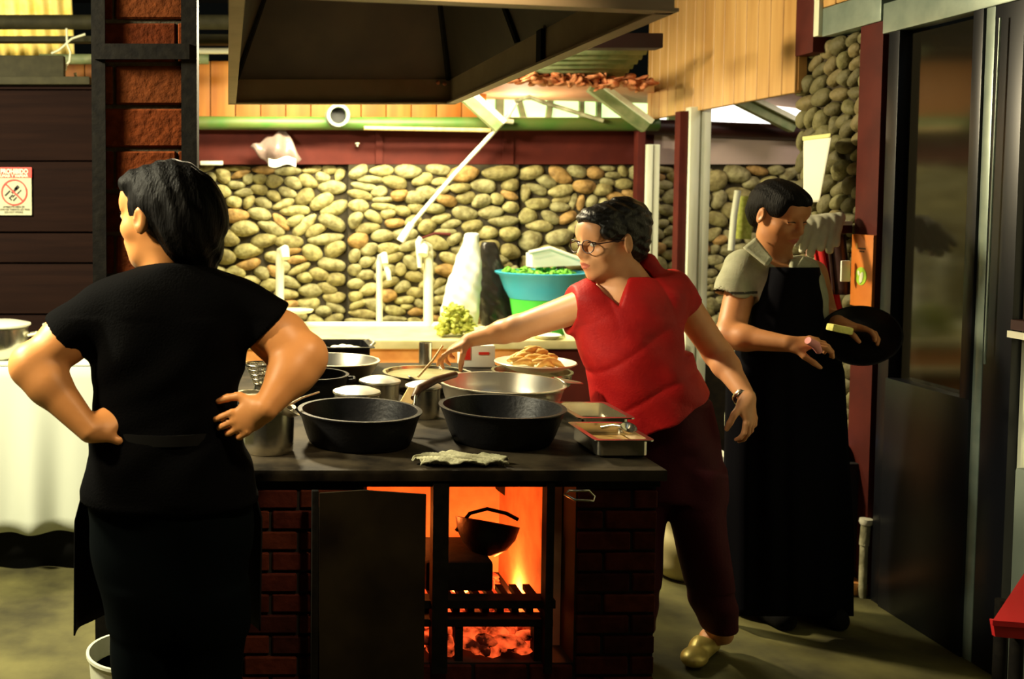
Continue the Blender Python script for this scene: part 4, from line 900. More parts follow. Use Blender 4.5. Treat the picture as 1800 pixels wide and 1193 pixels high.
tag(MB().tube([w(1312, 345, 5.55), w(1306, 420, 5.55)], .04, 12).obj('green_hose', M['moss'], smooth=60), 'dull green hanging bundle beside the pale broom handle', 'bundle')
# post stub by the floor
pb = wz(1521, 1044, 0)
stb = thing('floor_post', (pb.x - .03, pb.y, 0), 'worn pale pipe standing on the floor below the maroon post', 'pipe')
zt4 = w(0, 908, pb.y).z
MB().tube([(pb.x - .03, pb.y - .03, 0), (pb.x - .03, pb.y - .03, .20)], .014, 16).tube([(pb.x - .03, pb.y - .03, .20), (pb.x - .025, pb.y - .03, zt4 - .02)], .017, 16).obj('pipe', M['rag'], stb, 60)
MB().lathe([(.02, 0), (.024, .01), (.022, .022), (.001, .024)], (pb.x - .025, pb.y - .03, zt4 - .02), 24).obj('cap', M['ceramic'], stb, 50)
struct(MB().box(wz(1420, 1086, 0).x, pb.x, pb.y - .02, pb.y + .06, 0, .05, .006, M=None).obj('trim_11', M['counter_brick'], smooth=30))
# rack with boxes between the two cooks
rk = thing('storage_rack', w(1290, 860, 4.2), 'low rack with dark shelves holding detergent packs', 'rack')
rx0, rx1 = w(1232, 850, 4.2).x, w(1345, 850, 4.2).x
for py in (832, 853): MB().box(rx0, rx1 - (.03 if py == 832 else 0), 4.1, 4.4, w(0, py + 10, 4.1).z, w(0, py, 4.1).z).obj('shelf', M['iron'], rk, False)
for x in (rx0, rx1 - .03):
    for y in (4.1, 4.37): MB().box(x, x + .02, y, y + .02, 0, w(0, 832, 4.1).z).obj('leg', M['iron'], rk, False)
zd = w(0, 831, 4.15).z
dtp = thing('detergent_pack', w(1290, 822, 4.18), 'white packet with red and blue print on the low rack', 'packet')
xa, xb = w(1262, 820, 4.2).x, w(1316, 820, 4.2).x; zt5 = w(0, 806, 4.15).z
MB().poly([(xa, 4.15, zd), (xb, 4.15, zd), (xb - .015, 4.17, w(0, 815, 4.15).z), (xa + .06, 4.18, zt5), (xa, 4.18, zt5)], (0, .12, 0)).obj('packet', M['white_plastic'], dtp, False)
MB().poly([(xa, 4.146, zd + .010), (xa + .08, 4.146, zd + .012), (xb - .022, 4.146, zd + .035), (xb - .03, 4.146, zd + .045), (xa + .06, 4.146, zd + .028), (xa, 4.146, zd + .022)], (0, .003, 0)).obj('red_print', M['signred'], dtp, False)
MB().poly([(xa, 4.146, zd + .030), (xa + .05, 4.146, zd + .035), (xa + .05, 4.146, zd + .055), (xa, 4.146, zd + .055)], (0, .003, 0)).obj('blue_print', M['bluebox'], dtp, False)
xa, xb = rx0 + .025, w(1326, 880, 4.12).x
bxx = thing('wrapped_box', (xa + .1, 4.2, 0), 'white wrapped box with dark bands under the detergent packet', 'box')
zq0, zq1 = w(0, 889, 4.08).z, w(0, 863, 4.08).z
MB().box(xa, xb, 4.08, 4.35, zq0 + .001, zq1 - .002, .006).obj('box', M['ceramic'], bxx, 30)
MB().box(xb - .055, xb - .03, 4.075, 4.08, zq0, zq1 - .003).box(xb - .11, xb - .005, 4.075, 4.08, zq0 + .012, zq0 + .018).box(xb - .11, xb - .005, 4.075, 4.08, zq0 + .024, zq0 + .028).obj('band', M['grey_beam'], bxx, False)
MB().box(rx0, rx1 + .0, 4.06, 4.4, zq0 - .02, zq0).obj('shelf', M['iron'], rk, False)
c = w(1272, 915, 4.2); tag(MB().lathe([(.001, 0), (.055, 0), (.072, zq0 - .03), (.068, zq0 - .03), (.001, .01)], (c.x + .01, 4.2, 0), 36).obj('pale_pail', M['white_post'], smooth=50), 'pale pail on the floor under the low rack', 'pail')
c = w(1200, 985, 3.95); tag(sdf_mesh('feed_sack', [ell((c.x + .02, 4.0, .10), (.12, .10, .11), k=.03), ell((c.x, 4.0, .23), (.07, .07, .09), k=.04)], .007, M['counter_top'], disp=lambda x, y, z: .006 * np.sin(50 * z + 20 * x)), 'lumpy yellowish sack on the floor right of the stove', 'sack')
tag(MB().lathe([(.001, 0), (.055, 0), (.075, .05), (.08, .052), (.001, .012)], w(1450, 800, 3.98) , 36).obj('blue_bowl', M['bluebox'], smooth=50), 'blue plastic bowl low in the shadow beside the dark apron', 'bowl')
bb = w(1450, 800, 3.98); tag(MB().box(bb.x - .12, bb.x + .12, 3.86, 4.10, 0, bb.z - .002, .01).obj('dark_crate', M['dark'], smooth=30), 'dark crate carrying the blue bowl in the shadow', 'crate')
# grey cabinet and red cloth at the far right
q = wz(1800, 1190, 0)
gb = w(1783, 820, 2.75)
tag(MB().box(gb.x, gb.x + .28, 2.45, 2.75, 0, gb.z, .01).obj('grey_cabinet', M['grey_panel'], smooth=30), 'low grey green cabinet at the right edge behind the red cloth', 'cabinet')
rt = thing('red_stool', w(1830, 1060, 2.45), 'bright red covered stool corner at the right edge', 'stool')
A_, B_, C_, D_ = w(1746, 1082, 2.30), w(1825, 975, 2.75), w(1990, 1010, 2.6), w(1900, 1100, 2.15)
zm = A_.z
P4 = [Vector((A_.x, A_.y, zm)), Vector((w(1800, 1003, 2.55).x + .03, 2.62, zm + .015)), Vector((2.35, 2.5, zm)), Vector((2.15, 2.15, zm))]
a = wz(1745, 1090, .55); b = wz(1803, 1003, .61)
MB().poly([a, b, (b.x + .45, b.y - .05, .61), (a.x + .5, a.y - .08, .54)], (0, 0, -.012)).obj('seat', M['redcloth'], rt, False)
MB().poly([a, (a.x + .5, a.y - .08, .54), (a.x + .5, a.y - .07, .49), (a.x + .015, a.y + .01, .508)], (0, .01, 0)).poly([a, b, (b.x + .01, b.y, .57), (a.x + .015, a.y + .01, .508)], (.01, 0, 0)).obj('skirt', M['redcloth'], rt, False)
for dx, dy in ((.08, .0), (.42, -.04), (.15, .14), (.46, .10)): MB().tube([(a.x + dx, a.y + dy + .03, .53), (a.x + dx, a.y + dy + .03, 0)], .014, 10).obj('leg', M['iron'], rt, 60)
# ============================================================= PEOPLE
def frame(fwd):
    f = Vector(fwd).normalized(); r = f.cross(Vector((0, 0, 1))).normalized(); u = r.cross(f)
    return Matrix((r, f, u)).transposed()   # columns: x right, y forward, z up
def head_ops(C, R, s=1.0):
    T = lambda x, y, z: C + R @ (Vector((x, y, z)) * s)
    e = lambda x, y, z, a, b, c, k=.015, m='+', Q=None: ell(T(x, y, z), (a * s, b * s, c * s), R if Q is None else R @ Q, k, m)
    o = [e(0, -.018, .030, .074, .094, .084), e(0, .022, -.030, .058, .066, .080, .03), e(0, .040, -.078, .040, .040, .030, .03), e(0, .068, -.094, .018, .016, .016, .02)]
    o += [cap(T(-.036, .070, .030), T(.036, .070, .030), .013 * s, .013 * s, .02), e(0, .060, .055, .05, .035, .035, .03)]
    for q in (-1, 1):
        o += [e(q * .040, .050, -.022, .024, .028, .024, .02), e(q * .0315, .094, .008, .019, .014, .0135, .008, '-')]
        o += [e(q * .0315, .073, .006, .0155, .013, .0125, .004), cap(T(q * .016, .084, .021), T(q * .047, .072, .022), .005 * s, .004 * s, .008)]
        o += [e(q * .078, -.012, -.004, .010, .019, .031, .008, '+', Matrix.Rotation(q * -.35, 3, 'Z')), e(q * .089, -.008, .0, .007, .010, .017, .005, '-')]
        o += [e(q * .012, .094, -.028, .0085, .010, .0075, .006)]
    o += [cap(T(0, .084, .024), T(0, .106, -.022), .0075 * s, .0115 * s, .012), e(0, .090, -.030, .012, .012, .008, .01)]
    o += [e(0, .080, -.052, .026, .018, .022, .02), e(0, .093, -.0535, .022, .0085, .0055, .004), e(0, .091, -.0665, .019, .0085, .0065, .004), cap(T(-.021, .099, -.0600), T(.021, .099, -.0600), .0032, .0032, .003, '-')]
    return o
def lipreg(C, R, s=1.0):
    Ri = np.array(R).T
    def f(P):
        q = (P - A3(C)) @ Ri.T / s
        return ((np.abs(q[:, 0]) < .022 - 0 * q[:, 1]) & (q[:, 1] > .082) & (np.abs(q[:, 2] + .0600) < .0115 * (1 - (q[:, 0] / .024) ** 2).clip(0, 1)))
    return f
def hand_ops(wr, fwd, back, thumb, curl, s=1.0, spread=.06, tcurl=.3):
    """wr wrist, fwd towards the fingers, back = back of hand, thumb = +1/-1 side along (fwd x back)"""
    f = Vector(fwd).normalized(); b = Vector(back); b = (b - f * b.dot(f)).normalized(); x = f.cross(b) * thumb
    T = lambda u, v, q: Vector(wr) + (x * u + f * v + b * q) * s
    R = Matrix((x, f, b)).transposed()
    o = [ell(T(0, .045, 0), (.037 * s, .048 * s, .0145 * s), R, .012), ell(T(0, .015, 0), (.028 * s, .03 * s, .019 * s), R, .012), ell(T(.022, .028, -.008), (.018 * s, .028 * s, .014 * s), R, .01)]
    ln = [.070, .078, .072, .056]
    for i, (u, L) in enumerate(zip((.029, .0095, -.0105, -.029), ln)):
        c = curl[i] if isinstance(curl, (list, tuple)) else curl; p = T(u, .080 - (.004 if i in (0, 2) else .012 if i == 3 else 0), .002); a = c * .5; sp = (u / .03) * spread
        for k, fr in enumerate((.45, .31, .24)):
            d = (f * math.cos(a) - b * math.sin(a)) + x * sp; d.normalize(); q = p + d * (L * fr * s)
            o.append(cap(p, q, (.0088 - .0008 * k) * s, (.0082 - .0009 * k) * s, .004)); p = q; a += c
    p = T(.026, .022, -.006); d0 = (x * .75 + f * .65 - b * tcurl).normalized(); q = p + d0 * .036 * s; d1 = (x * .3 + f * .95 - b * tcurl * 1.6).normalized(); r = q + d1 * .032 * s; d2 = (x * (.1) + f - b * tcurl * 2).normalized(); t = r + d2 * .024 * s
    o += [cap(p, q, .0125 * s, .0105 * s, .008), cap(q, r, .0105 * s, .0095 * s, .004), cap(r, t, .0095 * s, .0075 * s, .004)]
    return o
def arm_ops(sh, el, wr, r0, r1, r2, r3, muscle=.2):
    sh, el, wr = Vector(sh), Vector(el), Vector(wr); m = el.lerp(wr, .28)
    return [cap(sh, el, r0, r1, .02), cap(el, m, r1, r2, .02), cap(m, wr, r2, r3, .02)]
def face_parts(P, C, R, s=1.0, down=0.0, brow=True, lid=None):
    T = lambda x, y, z: C + R @ (Vector((x, y, z)) * s)
    for q in (-1, 1):
        if lid: MB().ell(T(q * .0315, .0765, .004), (.0145 * s, .0125 * s, .0105 * s), R, 3).obj('eyelid', lid, P, True)
        e = None if lid else MB().ell(T(q * .0315, .0755, .005), (.0135 * s, .0125 * s, .0095 * s), R, 3).obj('eye', M['eye'], P, True)
        if e: MB().ell(T(q * .0315, .0862, .003 - down), (.0055 * s, .003 * s, .0055 * s), R, 2).obj('iris', M['iris'], e, True)
        MB().tube([T(q * .0175, .0875, .013 - down), T(q * .031, .0885, .0165 - down), T(q * .0465, .0795, .012 - down)], .0018, 6).obj('eyelash', M['hair'], P, 60)
        if brow: MB().tube([T(q * .014, .087, .030), T(q * .031, .087, .036), T(q * .049, .074, .031)], [.0028, .0034, .0015], 6).obj('eyebrow', M['hair'], P, 60)

# ------------------------------------------------------------- person in black, seen from behind
YA = 2.25
PA = thing('person', (w(290, 700, YA).x, YA, 0), 'person in black T-shirt seen from behind, hands on hips', 'person')
CA = w(283, 383, YA + .01); RA = frame((-.78, .62, -.02))
def stA(rows, Yc=YA):
    out = []
    for (py, a, b, ry) in rows:
        pa, pb = w(a, py, Yc), w(b, py, Yc); out.append((pa.z, (pa.x + pb.x) / 2, Yc, (pb.x - pa.x) / 2, ry))
    return out
shl, shr = w(190, 548, YA + .0), w(430, 550, YA)
ell_, elr = w(57, 642, YA - .06), w(528, 632, YA - .06)
wrl, wrr = w(158, 757, YA - .11), w(468, 716, YA - .13)
bodyA = head_ops(CA, RA) + [cap(CA + Vector((.02, -.01, -.06)), w(300, 500, YA + .02), .052, .062, .02)]
bodyA += [loft(stA([(490, 235, 360, .06), (520, 170, 450, .085), (600, 172, 420, .10), (700, 185, 400, .10), (760, 180, 405, .105), (850, 165, 430, .12), (1000, 185, 425, .11), (1080, 205, 420, .10)]), .03)]
for a, b, k in ((248, 250, 0), (365, 368, 1)):
    hp, kn, an = w(a, 1000, YA), w(b, 1160, YA - .0), Vector((w(b, 1160, YA).x, YA + .02, .09)); bodyA += [cap(hp, kn, .075, .055, .03), cap(kn, an, .055, .035, .03), cap(an + Vector((0, .0, -.045)), an + Vector((0, .14, -.055)), .035, .03, .02)]
bodyA += arm_ops(shl, ell_, wrl, .048, .047, .045, .026) + arm_ops(shr, elr, wrr, .052, .052, .048, .027)
bodyA += [ell(w(498, 590, YA - .03), (.052, .05, .054), k=.03), ell(w(112, 596, YA - .03), (.050, .048, .05), k=.03), ell(w(547, 618, YA - .07), (.026, .028, .03), k=.03)]
bodyA += hand_ops(wrl, (.80, .42, .42), (-.35, -.85, .4), 1, [.3, .3, .3, .3], .90)
bodyA += hand_ops(wrr, (-.80, .16, -.48), (-.1, -1, .05), 1, [.35, .5, .6, .7], .90, tcurl=.1)
sdf_mesh('body', bodyA, .0042, [M['skin_a'], M['lip']], PA, region=lipreg(CA, RA))
face_parts(PA, CA, RA)
T = lambda x, y, z: CA + RA @ Vector((x, y, z))
hairA = [ell(T(0, -.030, .036), (.086, .104, .092), RA, .02), ell(T(0, -.085, -.015), (.072, .055, .075), RA, .03), ell(T(.02, -.08, .0), (.08, .07, .085), RA, .03),
         ell(T(.0, .102, -.060), (.085, .074, .092), RA, .01, '-'), ell(T(-.088, -.004, -.012), (.022, .026, .036), RA, .01, '-'), ell(T(.088, -.004, -.012), (.022, .026, .036), RA, .01, '-')]
hairA += [ell(T(0, .040, .078), (.066, .060, .036), RA, .02)]
hairA += [ell(w(340, 375, YA + .06), (.045, .06, .075), None, .04), cap(w(352, 385, YA + .02), w(362, 435, YA + .02), .036, .034, .03), cap(w(362, 436, YA + .02), w(366, 468, YA + .04), .030, .012, .03), cap(w(300, 440, YA + .02), w(335, 478, YA + .02), .058, .05, .04)]
sdf_mesh('hair', hairA, .0042, M['hair'], PA, disp=lambda x, y, z: .0016 * np.sin(180 * x + 60 * z) + .001 * np.sin(260 * y + 40 * z))
shirtA = [loft(stA([(462, 265, 350, .07), (474, 232, 388, .08), (488, 188, 428, .092), (503, 158, 455, .10), (530, 150, 468, .112), (560, 152, 455, .118), (620, 158, 432, .122), (700, 166, 420, .118), (745, 163, 418, .122), (800, 150, 436, .135), (850, 143, 450, .14), (876, 138, 455, .14)]), .025, p=2.3)]
shirtA += [cap(w(200, 541, YA), w(112, 598, YA - .02), .062, .069, .03), cap(w(415, 548, YA), w(476, 582, YA - .02), .066, .075, .03), cap(w(300, 455, YA + .03), w(298, 480, YA + .03), .060, .070, .02)]
da = (w(57, 642, YA - .06) - w(172, 534, YA)).normalized(); db = (w(528, 632, YA - .06) - w(448, 538, YA)).normalized()
pa_, pb_ = w(112, 596, YA - .02), w(466, 577, YA - .02)
na = (w(145, 625, 2) - w(85, 567, 2)); na = Vector((-.72, 0, -.69)); nb = Vector((.70, 0, -.71))
shirtA += [half(na, pa_, pa_ - Vector((.13, .14, .15)), pa_ + Vector((.035, .14, .08))), half(nb, pb_, pb_ - Vector((.02, .14, .10)), pb_ + Vector((.14, .14, .08)))]
shirtA += [cap(pa_ - da * .02, pa_ + da * .1, .052, .054, .004, '-'), cap(pb_ - db * .02, pb_ + db * .1, .056, .058, .004, '-')]
zb_ = w(0, 876, YA).z
shirtA += [loft([(zb_ - .05, w(297, 876, YA).x, YA, .180, .125), (zb_ + .02, w(297, 876, YA).x, YA, .175, .12)], .004, '-')]
def foldA(x, y, z): return .0035 * np.sin(42 * x + 9 * np.sin(9 * z)) * np.sin(13 * z + 2) + .0025 * np.sin(30 * z + 25 * x) * (np.abs(z - 1.05) < .2)
sdf_mesh('t_shirt', shirtA, .0055, M['tee'], PA, disp=foldA)
pantsA = [loft(stA([(790, 160, 430, .115), (860, 148, 446, .13), (960, 160, 442, .125), (1050, 178, 436, .115), (1100, 186, 433, .105)]), .03)]
for a, b in ((250, 250), (370, 370)):
    pantsA += [loft([(w(0, 1020, YA).z, w(a, 1, YA).x, YA, .085, .10), (w(0, 1193, YA).z, w(b, 1, YA).x, YA, .072, .09), (.06, w(b, 1, YA).x, YA + .01, .065, .075)], .02)]
pantsA += [cap(w(307, 1105, YA - .1), w(308, 1400, YA - .1), .004, .012, .012, '-')]
sdf_mesh('trousers', pantsA, .006, M['pants_a'], PA, disp=lambda x, y, z: .003 * np.sin(30 * z + 12 * x))
def apA(u, v):
    ang = math.pi * (1.02 - 1.0 * u); zt6 = w(0, 752, YA).z; zb6 = w(0, 1104, YA + .06).z; z = zt6 + (zb6 - zt6) * v; cx = w(297, 800, YA).x
    rx = .158 + .055 * min(1, v * 2.2); return (cx + rx * math.cos(ang) - .006 * v, YA + .03 + (.10 + .06 * min(1, v * 2)) * math.sin(ang) + .008 * math.sin(u * 26) * v, z)
MB().sheet(apA, 60, 20, .004).obj('apron', M['cloth_black'], PA, True)
zt7 = w(0, 752, YA).z
MB().lathe([(1.0, -.012), (1.0, .012), (.985, .012), (.985, -.012)], (0, 0, 0), 56, Matrix.Translation((w(291, 750, YA).x, YA, zt7)) @ Matrix.Diagonal((.165, .128, 1, 1)), closed=True).obj('apron_tie', M['cloth_black'], PA, 60)

# ------------------------------------------------------------- person in red, leaning over the stove
YBp = 3.2
PB = thing('person', (w(1230, 900, 3.23).x, 3.23, 0), 'person in red blouse leaning left and reaching over the pans', 'person')
CB = w(1069, 425, YBp); RB = frame((-.93, -.30, -.13))
def stB(rows):
    out = []
    for (py, a, b, Y, ry) in rows:
        pa, pb = w(a, py, Y), w(b, py, Y); out.append((pa.z, (pa.x + pb.x) / 2, Y, (pb.x - pa.x) / 2, ry))
    return out
bodyB = head_ops(CB, RB) + [cap(CB + Vector((.028, .015, -.055)), w(1115, 505, YBp + .02), .050, .058, .025), cap(w(1075, 478, YBp - .01), w(1098, 520, YBp - .04), .022, .03, .03)]
bodyB += [loft(stB([(500, 1040, 1170, YBp + .02, .07), (530, 1020, 1190, YBp + .01, .095), (600, 1035, 1190, YBp, .105), (680, 1068, 1215, YBp + .02, .10), (760, 1118, 1232, YBp + .04, .095)]), .03)]
shB1, elB1, wrB1 = w(1030, 535, 3.19), w(908, 577, 3.33), w(826, 597, 3.47)
shB2, elB2, wrB2 = w(1192, 520, 3.24), w(1262, 622, 3.30), w(1313, 698, 3.13)
bodyB += arm_ops(shB1, elB1, wrB1, .052, .041, .037, .024) + arm_ops(shB2, elB2, wrB2, .050, .043, .040, .025)
bodyB += hand_ops(wrB1, (-.72, .25, -.45), (-.30, .0, .95), -1, [.25, .55, .75, .85], .95, tcurl=.7)
bodyB += hand_ops(wrB2, (.12, -.05, -1), (.55, -.80, .05), 1, [.45, .45, .5, .5], .98)
hB, kB, aB = w(1215, 770, 3.24), w(1236, 940, 3.215), w(1268, 1112, 3.30)
bodyB += [cap(hB, kB, .065, .048, .03), cap(kB, aB, .048, .032, .03), cap(aB, Vector((1.598, 3.325, .05)), .034, .028, .02), cap(Vector((1.59, 3.315, .045)), Vector((1.50, 3.22, .03)), .024, .018, .02)]
h2 = w(1150, 780, 3.26); k2 = w(1128, 940, 3.262); a2 = Vector((k2.x - .02, 3.28, .08)); bodyB += [cap(h2, k2, .062, .046, .03), cap(k2, a2, .046, .032, .03), cap(a2 - Vector((0, 0, .03)), a2 + Vector((-.06, -.08, -.04)), .032, .028, .02)]
sdf_mesh('body', bodyB, .0038, [M['skin_b'], M['lip']], PB, region=lipreg(CB, RB))
face_parts(PB, CB, RB, down=.002)
T = lambda x, y, z: CB + RB @ Vector((x, y, z))
hairB = [ell(T(0, -.028, .040), (.083, .101, .088), RB, .02), ell(T(0, -.085, .0), (.070, .05, .085), RB, .03), ell(T(0, -.075, .055), (.072, .06, .07), RB, .03),
         ell(T(.0, .104, -.058), (.085, .080, .092), RB, .010, '-'), ell(T(0, .130, .022), (.045, .05, .040), RB, .012, '-'), ell(T(-.088, -.006, -.012), (.022, .028, .036), RB, .010, '-'), ell(T(.088, -.006, -.012), (.022, .028, .036), RB, .010, '-')]
for (px, py, r) in [(1118, 372, .033), (1132, 385, .024), (1128, 402, .022), (1122, 418, .024), (1104, 362, .028), (1112, 440, .026), (1096, 455, .026), (1088, 358, .022)]: hairB.append(ell(w(px, py, YBp + .01), (r, r * 1.1, r), None, .014))
hairB += [ell(T(0, .030, .082), (.066, .064, .036), RB, .02), ell(T(.062, .035, .045), (.018, .035, .03), RB, .015), ell(T(-.062, .035, .045), (.018, .035, .03), RB, .015)]
sdf_mesh('hair', hairB, .0038, M['hair_b'], PB, disp=lambda x, y, z: .0022 * np.sin(130 * x + 3 * np.sin(80 * z)) * np.sin(120 * z) + .0015 * np.sin(210 * z + 100 * x))
# blouse
shB = [loft(stB([(486, 1060, 1172, 3.215, .062), (497, 1036, 1190, 3.21, .080), (515, 1012, 1206, 3.205, .098), (560, 1012, 1200, 3.20, .118), (620, 1024, 1208, 3.20, .130), (680, 1040, 1236, 3.21, .140), (720, 1050, 1252, 3.22, .145), (800, 1075, 1275, 3.23, .15)]), .03, p=2.2)]
shB += [cap(w(1045, 522, 3.2), w(995, 550, 3.235), .062, .058, .03), cap(w(1178, 512, 3.23), w(1214, 552, 3.255), .066, .064, .03)]
shB += [cap(w(1138, 462, 3.24), w(1120, 500, 3.25), .028, .05, .03), cap(w(1140, 458, 3.23), w(1150, 480, 3.22), .018, .028, .02)]
hp = w(1203, 741, 3.05)
shB += [half((.32, 0, -1) if False else (.49, .0, -.87), hp, hp - Vector((.45, .3, .5)), hp + Vector((.4, .6, .25)))]
d1 = (elB1 - shB1).normalized(); p1 = w(1001, 549, 3.22); d2 = Vector((.62, .0, -.78)); p2 = w(1213, 535, 3.25)
shB += [half(Vector((-.92, 0, .05)) * 1, w(1004, 549, 3.22), p1 - Vector((.16, .14, .14)), p1 + Vector((.02, .14, .12))), half(d2, p2, p2 - Vector((.06, .14, .12)), p2 + Vector((.16, .14, .06)))]
shB += [cap(p1 - d1 * .02, p1 + d1 * .1, .050, .050, .004, '-'), cap(p2 - d2 * .02, p2 + d2 * .1, .052, .054, .004, '-')]
# V opening
vt, v1, v2 = w(1096, 541, 3.08), w(1052, 486, 3.08), w(1138, 462, 3.10)
def vneck():
    a, b, c = A3(vt), A3(v1), A3(v2)
    def side(p, q):
        n = np.array([-(q[2] - p[2]), q[0] - p[0]]); n = n / np.linalg.norm(n); return lambda X, Z: (X - p[0]) * n[0] + (Z - p[2]) * n[1]
    s1, s2 = side(a, b), side(c, a)
    def f(X, Y, Z): return np.maximum(np.maximum(s1(X, Z), s2(X, Z)), (Y - 3.22)) + 0 * Y
    return ('-', .006, np.array([b[0] - .02, 2.95, a[2] - .02]), np.array([c[0] + .05, 3.235, 1.50]), f)
shB += [vneck(), cap(CB + Vector((.03, .02, -.07)), w(1118, 500, 3.21), .052, .056, .004, '-')]
def rdg(a, p=5): return (1 - np.abs(np.sin(a))) ** p
def foldB(x, y, z):
    q = .007 * rdg(17 * (x + .45 * z) + .7 * np.sin(9 * z)) * np.clip((1.44 - z) * 5, 0, 1) * np.clip((z - 1.05) * 4, 0, 1)
    q += .005 * rdg(13 * (z + .75 * x) + .5 * np.sin(11 * x), 4) * np.clip((x - 1.30) * 7, 0, 1)
    q += .004 * rdg(18 * (z - .55 * x) + .4 * np.sin(13 * x), 4) * np.clip((1.2 - z) * 5, 0, 1)
    q -= .004 * np.sin(40 * x + 20 * z) * np.sin(25 * z) + .004
    return q
sdf_mesh('blouse', shB, .0045, M['red'], PB, disp=foldB)
for (pa, pb, na_) in ((v1, vt, 0), (v2, vt, 1)):
    q0, q1 = Vector((pa.x, 0, pa.z)), Vector((pb.x, 0, pb.z))
def pB(rows, **k): return loft(stB(rows), .025, **k)
pantsB = [pB([(700, 1070, 1245, 3.23, .115), (760, 1095, 1262, 3.24, .125), (840, 1095, 1270, 3.24, .115), (870, 1100, 1271, 3.23, .105)]),
          pB([(820, 1172, 1270, 3.22, .095), (900, 1180, 1272, 3.20, .09), (980, 1193, 1280, 3.22, .085), (1050, 1212, 1288, 3.26, .08), (1085, 1226, 1296, 3.29, .078), (1104, 1238, 1294, 3.30, .068)]),
          pB([(820, 1095, 1180, 3.26, .095), (900, 1085, 1168, 3.25, .09), (1100, 1080, 1150, 3.28, .08)])]
sdf_mesh('trousers', pantsB, .005, M['maroon_pants'], PB, disp=lambda x, y, z: .003 * np.sin(24 * z + 30 * x) + .003 * np.sin(60 * z) * (z < .25))
hl, to = Vector((1.600, 3.33, .032)), Vector((1.486, 3.205, .026))
dsh = (to - hl).normalized(); zc_ = Matrix((dsh, Vector((0, 0, 1)).cross(dsh), Vector((0, 0, 1)))).transposed()
sB = sdf_mesh('shoe', [cap(hl, hl.lerp(to, .5), .036, .030, .02), ell(hl.lerp(to, .85) + Vector((0, 0, .002)), (.062, .040, .028), zc_, .02), ell(hl.lerp(to, .42) + Vector((0, 0, .014)), (.05, .034, .03), zc_, .02), half((0, 0, -1), (1.5, 3.2, .004), (1.2, 2.9, -.08), (1.9, 3.6, .02)),
    ell(hl.lerp(to, .10) + Vector((0, 0, .040)), (.048, .027, .034), zc_, .006, '-')], .0035, M['gold'], PB)
bk_ = hl.lerp(to, .62) + Vector((0, 0, .033)); sd = Vector((0, 0, 1)).cross(dsh)
MB().tube([bk_ - sd * .026 + Vector((0, 0, -.006)), bk_ - sd * .012 + Vector((0, 0, .006)), bk_ + Vector((0, 0, .008)), bk_ + sd * .012 + Vector((0, 0, .006)), bk_ + sd * .026 + Vector((0, 0, -.006))], .005, 8).obj('buckle', M['steel'], sB, 60)
a2f = a2 + Vector((-.03, -.05, -.055)); sdf_mesh('shoe', [ell(a2f, (.042, .085, .028), None, .02), half((0, 0, -1), (a2f.x, a2f.y, .004), (a2f.x - .2, a2f.y - .2, -.06), (a2f.x + .2, a2f.y + .2, .03))], .005, M['gold'], PB)
# glasses
gl = MB(); T = lambda x, y, z: CB + RB @ Vector((x, y, z))
for q in (-1, 1): gl.tube([T(q * .033 + .024 * math.cos(a * .2618), .103 - .006 * abs(math.cos(a * .2618)) * (1 if q * math.cos(a * .2618) > 0 else 0), .001 + .020 * math.sin(a * .2618)) for a in range(25)], .0018, 6)
gl.tube([T(-.010, .104, .006), T(0, .108, .009), T(.010, .104, .006)], .0018, 6)
for q in (-1, 1): gl.tube([T(q * .056, .098, .008), T(q * .074, .05, .010), T(q * .082, -.005, .008)], .0018, 6)
G = gl.obj('glasses', M['maroon_dark'], PB, 60)
# watch and ring, earring
dW = (wrB2 - elB2).normalized(); mW = dW.to_track_quat('Z', 'Y').to_matrix().to_4x4()
W_ = MB().lathe([(.031, -.009), (.034, -.006), (.034, .006), (.031, .009), (.028, .0)], w(1311, 702, 3.135) - dW * .012, 32, mW, closed=True).obj('watch', M['steel'], PB, 50)
MB().lathe([(.001, 0), (.015, 0), (.014, .006), (.001, .006)], w(1311, 700, 3.135) + Vector((-.008, -.032, 0)), 24, Matrix.Rotation(math.radians(80), 4, 'X')).obj('dial', M['ceramic'], W_, 50)
# spoon in the reaching hand
spn = thing('cooking_spoon', w(750, 645, 3.5), 'long thin spoon held by the reaching hand over the pans', 'spoon')
MB().tube([w(778, 608, 3.50), w(760, 634, 3.47), w(735, 662, 3.40)], .004, 8).obj('handle', M['wood_tool'], spn, 60)
MB().ell(w(728, 667, 3.38), (.024, .016, .006), Matrix.Rotation(.5, 3, 'Y'), 3).obj('spoon_bowl', M['steel'], spn, True)

# ------------------------------------------------------------- person in grey polo and apron
YC_ = 3.6
PC = thing('person', (w(1380, 700, YC_).x, YC_, 0), 'person in grey polo and black apron looking down at their hands', 'person')
CC = w(1370, 379, YC_); RC = frame((.33, -.87, -.36))
bodyC = head_ops(CC, RC, .95) + [cap(CC + Vector((-.01, .02, -.07)), w(1362, 475, YC_ + .03), .053, .062, .025)]
bodyC += [loft(stB([(465, 1320, 1415, 3.62, .07), (500, 1300, 1430, 3.62, .10), (600, 1298, 1440, 3.62, .11), (700, 1290, 1450, 3.64, .12), (800, 1290, 1455, 3.65, .12)]), .03)]
shC1, elC1, wrC1 = w(1306, 492, 3.60), w(1282, 590, 3.50), w(1384, 604, 3.33)
shC2, elC2, wrC2 = w(1428, 480, 3.66), w(1452, 562, 3.66), w(1478, 570, 3.46)
bodyC += arm_ops(shC1, elC1, wrC1, .050, .045, .042, .027) + arm_ops(shC2, elC2, wrC2, .048, .04, .037, .026)
bodyC += hand_ops(wrC1, (.85, -.35, .10), (-.1, -.35, .9), 1, [.55, .7, .8, .9], 1.0, tcurl=.5)
bodyC += hand_ops(wrC2, (.55, -.65, -.10), (.2, .1, .95), 1, [.5, .6, .6, .6], .95, tcurl=.4)
